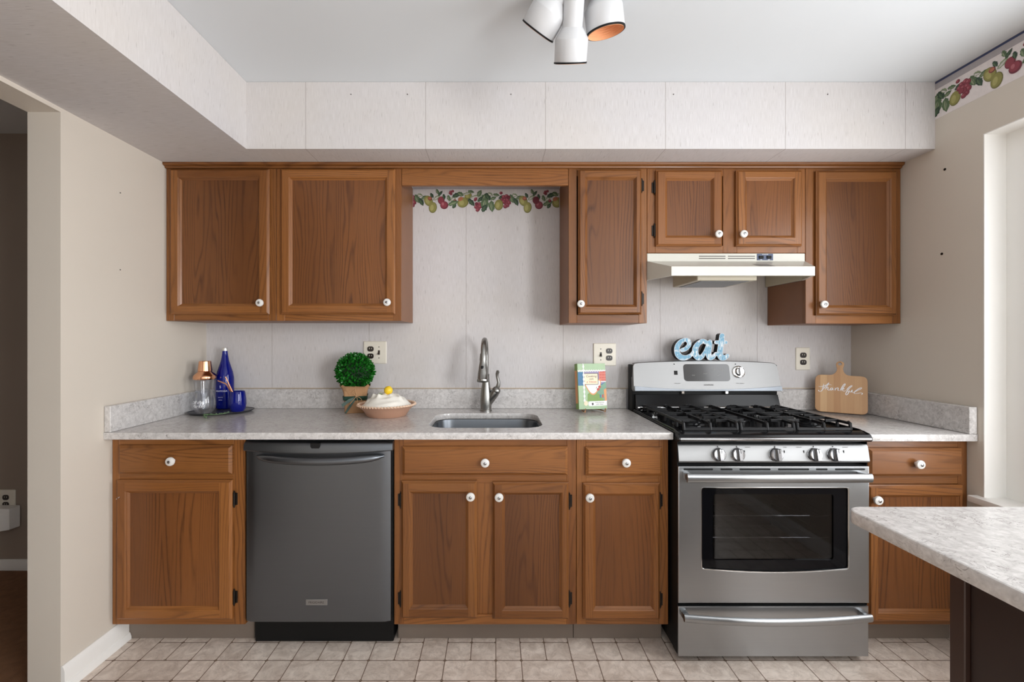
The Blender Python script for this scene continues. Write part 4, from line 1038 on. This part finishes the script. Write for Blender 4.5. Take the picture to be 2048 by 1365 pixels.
# herb sprig over the tray rim
r2 = random.Random(3); sp = MB(); x_, y_ = on_tray(420, 2.17)
spine = catmull([(-.045, .022, .006), (-.01, .004, .010), (.02, .010, .011), (.05, .022, .013), (.072, .034, .017)], 6)
sp2 = catmull([(-.008, .004, .010), (-.012, -.018, .012), (-.004, -.034, .006), (.012, -.044, .003)], 6)
for ln in (spine, sp2):
    sp.tube([(x_ + a, y_ + b_, TZ + c_) for a, b_, c_ in ln], .0012, 'herb', 6)
    for a, b_, c_ in ln[::1]:
        for q in range(3):
            an = r2.uniform(0, 6.28); L = r2.uniform(.008, .014); d = Vector((math.cos(an), math.sin(an), r2.uniform(-.05, .5))) * L; s_ = Vector((-d.y, d.x, 0)).normalized() * .0022
            o = Vector((x_ + a, y_ + b_, TZ + c_ + .0015)); sp.add([o, o + d * .5 + s_, o + d, o + d * .5 - s_], [(0, 1, 2, 3)], 'herb')
tag(sp.build('herb_sprig'), 'green herb sprig lying over the front of the tray', 'herb')
# topiary
px_, py_ = -.7275, -.125
tp = thing('topiary', 'round boxwood topiary in a burlap wrapped pot', 'plant', (px_, py_, TZ))
Xt = Matrix.Translation((px_, py_, TZ)) @ Matrix.Rotation(R(14), 4, 'Z')
MB().loft([[(x, y, z) for x, y in rrect(-a, a, -a, a, .012, 4)] for a, z in ((.050, 0), (.052, .003), (.054, .06), (.058, .115), (.052, .117))], 'kraft', Xt).build('pot', tp)
cl = MB(); rg = []
for a, z, jag in ((.0575, .092, .034), (.061, .112, 0), (.067, .130, 0), (.076, .143, .006)):
    ring_ = rrect(-a, a, -a, a, .028, 8); rg.append([(x, y, z - jag * (1 - abs(k % 6 - 3) / 1.5)) for k, (x, y) in enumerate(ring_)])
cl.loft(rg, 'burlap', Xt, cap0=False, cap1=False); cl.build('burlap_collar', tp)
rb = MB()
rb.loft([[(x, y, z) for x, y in rrect(-a, a, -a, a, .014, 5)] for a, z in ((.0578, .066), (.0595, .068), (.0615, .086), (.060, .088))], 'ribbon', Xt, cap0=False, cap1=False)
rb.add([(-.005, -.0625, .083), (-.03, -.068, .076), (-.066, -.072, .050), (-.058, -.074, .036), (-.028, -.069, .058), (-.004, -.0635, .07)], [(0, 1, 2, 3, 4, 5)], 'ribbon', Xt)
rb.add([(-.006, -.0625, .072), (-.034, -.063, .034), (-.05, -.066, .004), (-.042, -.066, .002), (-.02, -.062, .034), (.002, -.0625, .068)], [(0, 1, 2, 3, 4, 5)], 'ribbon', Xt)
rb.build('ribbon', tp)
tw = MB()
for pts in ([(.004, -.064, .14), (.002, -.07, .118), (.006, -.066, .09), (-.024, -.072, .05)], [(.006, -.066, .09), (.012, -.07, .07), (.010, -.068, .035)], [(.006, -.066, .09), (.03, -.07, .075), (.036, -.068, .05)], [(.004, -.066, .122), (-.012, -.07, .108), (.006, -.067, .09)]):
    tw.tube(catmull(pts, 5), .0013, 'twine', 6, Xt)
tw.build('twine_bow', tp)
fo_ = MB(); r3 = random.Random(5); cc = Vector((px_ - .004, py_, TZ + .209)); Rr = .094
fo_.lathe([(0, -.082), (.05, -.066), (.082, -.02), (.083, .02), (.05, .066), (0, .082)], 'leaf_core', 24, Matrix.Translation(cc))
for k in range(1500):
    z = 1 - 2 * (k + .5) / 1500; a = k * 2.39996; d = Vector((math.sqrt(1 - z * z) * math.cos(a), math.sqrt(1 - z * z) * math.sin(a), z))
    d2 = (d + Vector((r3.uniform(-.7, .7), r3.uniform(-.7, .7), r3.uniform(-.4, .7)))).normalized()
    sd = d2.cross(Vector((r3.uniform(-1, 1), r3.uniform(-1, 1), r3.uniform(-1, 1)))).normalized(); nn = d2.cross(sd)
    o = cc + d * (Rr * r3.uniform(.80, .93)); L = r3.uniform(.016, .022); w_ = r3.uniform(.0045, .0065)
    fo_.add([o, o + d2 * L * .45 + sd * w_ + nn * .001, o + d2 * L * .85 + sd * w_ * .8 + nn * .0015, o + d2 * L, o + d2 * L * .85 - sd * w_ * .8 + nn * .0015, o + d2 * L * .45 - sd * w_ + nn * .001, o + d2 * L * .5 - nn * .0012], [(0, 1, 6), (1, 2, 3, 6), (3, 4, 5, 6), (5, 0, 6)], 'leaf')
fo_.build('foliage', tp, angle=60)
# meringue pie
qx, qy = -.5385, -.235
pie = thing('meringue_pie', 'white meringue pie in a tan fluted dish, topped with a lemon', 'pie', (qx, qy, TZ))
Xp = Matrix.Translation((qx, qy, TZ))
MB().lathe([(.0, .0), (.094, .0), (.097, .003), (.114, .030), (.134, .048), (.139, .052), (.136, .0545), (.128, .050), (.110, .034), (.0, .03)], 'terracotta', 56, Xp).build('dish', pie)
cr = MB()
for k in range(58):
    a = 2 * math.pi * k / 58; p0 = Vector((.1385 * math.cos(a), .1385 * math.sin(a), .0545)); tg = Vector((-math.sin(a), math.cos(a), 0)); ra = Vector((math.cos(a), math.sin(a), 0))
    cr.tube([p0 - tg * .008 - ra * .006, p0 + Vector((0, 0, .003)), p0 + tg * .008 + ra * .005], [.0025, .0052, .0025], 'crust', 8, Xp)
cr.build('fluted_rim', pie)
me_ = MB(); NR, NA = 22, 64; vs = []; fs = []
pk = [(.066, 3.5, .026), (.062, 4.25, .022), (.08, 5.9, .024), (.05, 5.3, .012), (.055, 1.4, .014), (.095, 3.6, .014), (.04, 2.6, .014)]
for i in range(NR + 1):
    rr_ = .123 * i / NR
    for k in range(NA):
        a = 2 * math.pi * k / NA
        h_ = .036 + .074 * max(0, 1 - (rr_ / .126) ** 2.0) ** .8 + .0050 * (1 - abs(math.sin(1.0 * a + rr_ * 105))) ** 1.5 * min(1, rr_ / .03) - .002 * math.sin(5 * a + rr_ * 40)
        for pr_, pa, ph_ in pk:
            dd = math.hypot(rr_ * math.cos(a) - pr_ * math.cos(pa), rr_ * math.sin(a) - pr_ * math.sin(pa)); h_ += ph_ * max(0, 1 - dd / .018) ** 1.6
        vs.append((rr_ * math.cos(a), rr_ * math.sin(a), h_))
for i in range(NR):
    for k in range(NA): fs.append((i * NA + k, i * NA + (k + 1) % NA, (i + 1) * NA + (k + 1) % NA, (i + 1) * NA + k))
me_.add(vs, fs, 'meringue', Xp); me_.build('meringue', pie, angle=80)
lm = MB().lathe([(.001, -.024), (.009, -.021), (.019, -.010), (.0215, 0), (.020, .010), (.013, .018), (.005, .022), (.001, .0235)], 'lemon', 28, Xp @ Matrix.Translation((.010, -.01, .124)) @ Matrix.Rotation(R(14), 4, 'Y')).build('lemon', pie)
lf = MB().tube([(qx - .002, qy - .014, TZ + .106), (qx - .02, qy - .022, TZ + .108)], .0018, 'ribbon', 6)
lf.add([(qx - .012, qy - .018, TZ + .1075), (qx - .024, qy - .026, TZ + .112), (qx - .044, qy - .028, TZ + .1075), (qx - .026, qy - .020, TZ + .104)], [(0, 1, 2, 3)], 'herb')
lf.build('stem_leaf', pie)
# cookbook on a small easel
ck = thing('cookbook', 'green patterned recipe binder standing on an easel left of the range', 'book', (PX(1186, 2.31), 2.31 + CY, TZ + .017), R(9))
ck.rotation_euler = (R(-7), 0, R(9))
bw, bh, bt_ = .152, .236, .040
cv = MB().box(-bw / 2, bw / 2, -.003, 0, 0, bh, 'cover_green', .001, 1)
def cp_(px, py): return ((px - 218) / (683 - 218) * bw - bw / 2, (1240 - py) / (1240 - 505) * bh)
def poly(pts, mat, d):
    cv.add([(cp_(*p)[0], -.0031 - d, cp_(*p)[1]) for p in pts], [tuple(range(len(pts)))], mat)
def wavy(x0, x1, y, amp, n=24): return [(x0 + (x1 - x0) * k / n, y + (amp if k % 2 else -amp)) for k in range(n + 1)]
poly([(219, 640), (683, 640), (683, 860), (219, 860)], 'cover_blue', .0001)
poly([(320, 640), (683, 620), (683, 800), (560, 860), (320, 860)], 'cover_mauve', .00016)
poly([(360, 1110), (400, 1000), (520, 930), (683, 800), (683, 1110)], 'cover_teal', .0002)
poly([(370, 1000), (450, 940), (560, 1000), (640, 1110), (360, 1110)], 'cover_spine', .00022)
poly([(219, 612)] + wavy(219, 683, 612, 7) + wavy(683, 219, 634, 7), 'cover_white', .00026)
poly([(570, 640), (683, 630), (683, 790), (570, 790)], 'cover_red', .0003)
for k in range(4): poly([(578 + k * 27, 636), (590 + k * 27, 636), (590 + k * 27, 788), (578 + k * 27, 788)], 'cover_plaid', .00034)
for k in range(3): poly([(571, 660 + k * 44), (683, 660 + k * 44), (683, 676 + k * 44), (571, 676 + k * 44)], 'cover_plaid', .00036)
poly(wavy(590, 683, 792, 7, 8) + wavy(683, 590, 806, 7, 8), 'cover_white', .0004)
poly([(328 + 268 * u_, 850 + 165 * math.sin(math.pi * u_)) for u_ in [k / 18 for k in range(19)]] + [(600, 770), (580, 760)], 'cover_orange', .00044)
poly([(345 + 234 * u_, 852 + 140 * math.sin(math.pi * u_)) for u_ in [k / 18 for k in range(19)]] + [(585, 790), (560, 780)], 'cover_white', .00048)
for x, y in ((548, 925), (572, 885)): poly([(x + 24 * math.cos(a), y + 22 * math.sin(a)) for a in [k * .45 for k in range(14)]], 'cover_red', .00052)
poly([(505, 920), (530, 895), (525, 880)], 'ribbon', .00054)
poly([(320, 665), (556, 665), (556, 848), (320, 848)], 'dark_print', .00056); poly([(328, 672), (548, 672), (548, 840), (328, 840)], 'cover_cream', .0006)
poly([(640, 930), (683, 910), (683, 1110), (650, 1110)], 'cover_orange', .00052); poly([(570, 1010), (590, 1010), (590, 1062), (570, 1062)], 'cover_blue', .00056); poly([(605, 1020), (630, 1000), (635, 1060), (610, 1060)], 'cover_red', .00056)
poly([(376, 1130), (395, 1116), (683, 1108), (683, 1185), (395, 1192), (376, 1180)], 'cover_white', .0006); poly([(432, 1140), (456, 1140), (460, 1165), (446, 1182), (432, 1165)], 'dark_print', .00064)
poly([(296, 506), (322, 506)] + [(326 + (6 if k % 2 else -6), 520 + k * 34) for k in range(18)] + [(330, 1120), (300, 1120)] + [(304 + (6 if k % 2 else -6), 1098 - k * 34) for k in range(18)], 'cover_white', .00066)
poly([(336 + 34 * math.cos(a), 1145 + 40 * math.sin(a)) for a in [k * .42 for k in range(15)]], 'cover_cream', .0007)
for tx, x, y, s_, mt in (('Cooking', 440, 712, .017, 'dark_print'), ('with', 440, 756, .013, 'dark_print'), ('a Vision', 440, 802, .017, 'cover_red'), ('Family Favorites', 560, 1134, .0075, 'dark_print'), ('with Vision', 560, 1164, .0085, 'dark_print')):
    vs, fs = textmesh(tx, s_, shear=.2); o = cp_(x, y); cv.add([(o[0] + a, -.0040, o[1] + b_) for a, b_, c_ in vs], fs, mt)
cv.build('front_cover', ck, local=True)
MB().box(-bw / 2 - .001, -bw / 2 + .002, 0, bt_, 0, bh, 'cover_spine', .0008, 1).box(-bw / 2 - .0016, -bw / 2 - .0009, .004, bt_ - .003, .03, bh - .035, 'cover_orange').build('spine', ck, local=True)
MB().box(-bw / 2 + .004, bw / 2 - .006, .002, bt_ - .002, .004, bh - .004, 'page').build('pages', ck, local=True)
MB().box(-bw / 2, bw / 2, bt_, bt_ + .003, 0, bh, 'cover_spine', .001, 1).build('back_cover', ck, local=True)
es = thing('book_easel', 'small brass easel holding up the recipe binder', 'easel', (PX(1186, 2.31), 2.31 + CY, TZ), R(9))
m = MB()
for x in (-.048, .060):
    m.tube(catmull([(x, -.020, .024), (x, -.018, .012), (x, -.006, .006), (x, .03, .006), (x * .5, .07, .008), (x * .4, .085, .004)], 4), .003, 'copper', 8)
    m.tube([(x, -.018, .012), (x - .004, -.022, .0035)], .0032, 'copper', 8)
m.tube([(-.024, .086, .008), (0, .080, .12), (.030, .086, .008)], .0028, 'copper', 8)
m.build('stand_frame', es, local=True)
# eat sign
def strokes_outline(strokes, step):
    P = []
    for pts, w_ in strokes:
        c_ = catmull(pts, 8)
        for (a, b_) in zip(c_, c_[1:]):
            for k in range(3): P.append((a[0] + (b_[0] - a[0]) * k / 3, a[1] + (b_[1] - a[1]) * k / 3, a[2] + (b_[2] - a[2]) * k / 3))
    P = np.array(P); x0, y0 = P[:, 0].min() - 130, P[:, 1].min() - 130; nx = int((P[:, 0].max() + 130 - x0) / step) + 2; ny = int((P[:, 1].max() + 130 - y0) / step) + 2
    gx_, gy_ = np.meshgrid(x0 + np.arange(nx) * step, y0 + np.arange(ny) * step)
    S_ = np.full(gx_.shape, 1e9)
    for p in P: S_ = np.minimum(S_, np.hypot(gx_ - p[0], gy_ - p[1]) - p[2])
    segs = {}
    def pt(i, j, i2, j2):
        a, b_ = S_[j, i], S_[j2, i2]; t_ = a / (a - b_); return (round(x0 + (i + (i2 - i) * t_) * step, 3), round(y0 + (j + (j2 - j) * t_) * step, 3))
    for j in range(ny - 1):
        for i in range(nx - 1):
            c4 = [S_[j, i] < 0, S_[j, i + 1] < 0, S_[j + 1, i + 1] < 0, S_[j + 1, i] < 0]
            if all(c4) or not any(c4): continue
            cr_ = [(i, j), (i + 1, j), (i + 1, j + 1), (i, j + 1)]; ex = []
            for k in range(4):
                if c4[k] != c4[(k + 1) % 4]: ex.append((pt(*cr_[k], *cr_[(k + 1) % 4]) if c4[k] else pt(*cr_[(k + 1) % 4], *cr_[k])))
            for a, b_ in ((ex[0], ex[1]),) if len(ex) == 2 else ((ex[0], ex[1]), (ex[2], ex[3])): segs.setdefault(a, []).append(b_); segs.setdefault(b_, []).append(a)
    loops = []; seen = set()
    for s0_ in list(segs):
        if s0_ in seen: continue
        lp_ = [s0_]; seen.add(s0_); cur = s0_
        while True:
            nxt = [q for q in segs[cur] if q not in seen]
            if not nxt: break
            cur = nxt[0]; seen.add(cur); lp_.append(cur)
        if len(lp_) > 8: loops.append(lp_)
    return loops
strk = [([(500, 610, 48), (600, 570, 50), (680, 470, 52), (660, 370, 54), (570, 345, 44), (450, 410, 56), (375, 540, 66), (385, 690, 70), (470, 790, 70), (600, 800, 58), (720, 740, 42), (790, 660, 40)], 0),
        ([(1140, 420, 50), (1040, 380, 56), (930, 430, 58), (845, 560, 72), (845, 710, 76), (910, 800, 66), (1000, 780, 54), (1090, 650, 42), (1160, 480, 40)], 0),
        ([(1215, 400, 56), (1200, 520, 66), (1180, 680, 68), (1205, 790, 68), (1280, 790, 52), (1370, 700, 42)], 0),
        ([(1525, 245, 66), (1505, 400, 68), (1485, 560, 72), (1470, 700, 76), (1510, 790, 76), (1590, 800, 60), (1670, 745, 44)], 0),
        ([(1370, 408, 44), (1480, 408, 44), (1630, 410, 42)], 0)]
strk = [([(x, y, w_) for x, y, w_ in s_], 0) for s_, _ in strk]
EZ = 2.372; ek = EZ / F / 12.8
loops = strokes_outline(strk, 9.0)
ymax = max(p[1] for l_ in loops for p in l_)
BT = 1.1772
ly = [[((p[0] - 990) * ek, (ymax - p[1]) * ek) for p in l_[::1]] for l_ in loops]
vs, fs = fillmesh(ly, .0205, .001)
ex0 = PX(1325 + 990 / 12.8, EZ)
eat = MB()
front = [f for f in fs if all(vs[i][2] > .0188 for i in f)]; rest = [f for f in fs if not all(vs[i][2] > .0188 for i in f)]
V_ = [(ex0 + x, EZ + CY + .0205 - z, BT + y) for x, y, z in vs]
eat.add(V_, rest, 'black'); eat.add(V_, front, 'blue_worn')
eat_o = eat.build('decorative_sign', angle=30)
tag(eat_o, 'distressed blue script word sign reading eat on top of the range backguard', 'sign')
# white worn rim on the front edges
rm = MB()
for l_ in ly: rm.tube([(ex0 + x, EZ + CY - .0001, BT + y) for x, y in l_[::2]] + [(ex0 + l_[0][0], EZ + CY - .0001, BT + l_[0][1])], .0011, 'print', 5)
lab(rm.build('worn_rim', eat_o), 'white worn edge')
# cutting board leaning in the right corner
L0 = Vector((1.702, -.082, ZC2 + .0044)); L1 = Vector((1.876, -.212, ZC2 + .0044))
cbx = thing('cutting_board', 'maple paddle cutting board lettered thankful, leaning in the right corner', 'cutting board', (L0 + L1) / 2)
cbx.rotation_euler = Euler((R(-9), 0, math.atan2(L1.y - L0.y, L1.x - L0.x)), 'XYZ')
Wd = (L1 - L0).length; ks = Wd / 875
def cbp(x, y): return ((x - 777) * ks, (1180 - y) * ks)
body = []
for cx_, cy_, r_, a0_ in ((1215 - 95, 410 + 95, 95, 0),): pass
ol = [(340, 1090), (352, 1135), (385, 1165), (430, 1180), (1130, 1180), (1175, 1165), (1205, 1135), (1215, 1090), (1215, 500), (1205, 450), (1170, 412), (1120, 398), (930, 395), (880, 380), (840, 340), (822, 290), (820, 240), (835, 190), (840, 150), (825, 115), (790, 96), (755, 96), (718, 115), (700, 150), (702, 190), (715, 240), (712, 290), (690, 340), (650, 378), (600, 392), (440, 392), (390, 408), (355, 445), (342, 500)]
hole = [(767 + 32 * math.cos(a), 152 + 32 * math.sin(a)) for a in [2 * math.pi * k / 18 for k in range(18)]]
vs, fs = fillmesh([[cbp(*p) for p in ol], [cbp(*p) for p in hole]], .009, .0015)
MB().add([(x, .009 - z, y) for x, y, z in vs], fs, 'board').build('paddle', cbx, local=True, angle=25)
th_ = MB(); put = lambda u, v_: (cbp(u, v_)[0], -.0004, cbp(u, v_)[1])
for st_ in ([(492, 588), (480, 670), (462, 730), (430, 755), (402, 742), (410, 722)], [(398, 648), (440, 652), (500, 628), (570, 600), (628, 606)],
            [(486, 705), (520, 640), (560, 585), (578, 564), (570, 590), (540, 650), (515, 715)], [(518, 705), (548, 662), (566, 664), (560, 705), (578, 722), (604, 700)],
            [(646, 664), (615, 672), (602, 706), (622, 716), (646, 670), (644, 708), (672, 704)], [(684, 656), (686, 718), (690, 690), (722, 658), (736, 668), (732, 712), (758, 712)],
            [(764, 722), (790, 660), (826, 590), (850, 566), (846, 600), (810, 660), (782, 722)], [(786, 700), (822, 662), (832, 674), (802, 694), (830, 722), (868, 706)],
            [(866, 708), (910, 640), (950, 600), (964, 606), (936, 640), (892, 700), (862, 770), (872, 800), (898, 770), (906, 730), (880, 718)],
            [(918, 692), (918, 732), (942, 732), (966, 688), (962, 734), (988, 734)], [(986, 740), (1040, 684), (1090, 640), (1118, 634), (1100, 662), (1040, 700), (1000, 735), (1004, 758), (1050, 754), (1104, 738), (1130, 752), (1112, 778)]):
    ribbon(th_, st_, 15, 'print', put)
lab(th_.build('lettering', cbx, local=True), 'white script lettering')

# ------------------------------------------------------------------ island
IX0, IX1, IY1, IY0 = .782, 1.32, -1.454, -2.35
it = thing('island_worktop', 'quartz island top with a rounded corner in the right foreground', 'worktop', (1.05, -1.9, .914))
pts = rrect(IX0, IX1, IY0, IY1, .035, 8)
vs, fs = fillmesh([pts], .0145, .004)
MB().add([(x, y, z + .8995) for x, y, z in vs], fs, 'quartz').build('slab', it)
ib = thing('island_cabinet', 'espresso brown island base under the foreground worktop', 'island', (1.15, -1.9, 0))
MB().box(1.008, 1.29, IY0 + .02, -1.512, .001, .8845, 'espresso', .002, 1).build('panel', ib)
MB().box(.9975, 1.03, -1.511, -1.478, .001, .8845, 'espresso_post', .002, 1).build('corner_post', ib)

# ------------------------------------------------------------------ ceiling spotlight
base = Vector((.255, -1.06, HC))
cs = thing('ceiling_spotlight', 'white three-headed ceiling spotlight fixture', 'ceiling light', base)
MB().lathe([(.085, -.001), (.085, -.012), (.07, -.03), (.02, -.034), (0, -.034)], 'lamp_white', 40, Matrix.Translation(base)).build('canopy', cs)
def spot(px, py, Z, ix, iy, k, R_):
    """can with its mouth centred on a point; (ix, iy) is where the mouth points in the view, k tips it toward the eye"""
    rx, rz = (px - VX) / F, (VY - py) / F; p = Vector((PX(px, Z), Z + CY, PZ(py, Z)))
    L = math.hypot(ix, iy); dx, dz = ix / L, -iy / L
    q = 1 + rx * rx + rz * rz; bb = (-k * math.sqrt(q) - (dx * rx + dz * rz)) / q
    d = Vector((dx + bb * rx, bb, dz + bb * rz)).normalized()          # direction the mouth faces
    z_ = -d; x_ = z_.cross(Vector((0, 1, .2))).normalized(); y2 = z_.cross(x_)
    X = Matrix.Translation(p) @ Matrix((x_, y2, z_)).transposed().to_4x4()
    hd_ = MB().lathe([(R_ * .96, 0), (R_, .004), (R_, .066), (R_ * .985, .07), (R_ * .66, .096), (R_ * .60, .10), (R_ * .60, .185), (R_ * .5, .192), (0, .192)], 'lamp_white', 44, X, cap=False)
    h_ = hd_.build('spot_head', cs)
    MB().lathe([(R_ * .95, -.002), (R_ * 1.015, -.002), (R_ * 1.02, .003), (R_ * .95, .003)], 'black', 44, X, cap=False).build('trim_ring', h_)
    pf = [(R_ * .94, -.003)]
    for j in range(9): pf += [(R_ * (.94 - j * .06), .003 + j * .006), (R_ * (.94 - j * .06), .0075 + j * .006), (R_ * (.88 - j * .06), .0085 + j * .006)]
    pf.append((0, .064))
    lab(MB().lathe(pf, 'baffle', 40, X, cap=False).build('baffle', h_), 'ribbed copper baffle')
    top = X @ Vector((0, 0, .19)); at_ = base + Vector((top.x - base.x, top.y - base.y, 0)).normalized() * .045 + Vector((0, 0, -.028))
    MB().tube([top, (top + at_) / 2 + Vector((0, 0, -.004)), at_], .008, 'lamp_white', 10).build('swivel_arm', h_)
spot(1140.5, 126, 1.52, -.6, 10, -.02, .0545)
spot(1076, 62.5, 1.50, -54, 100, -.04, .060)
spot(1211.5, 64, 1.50, 8, 75, .27, .063)
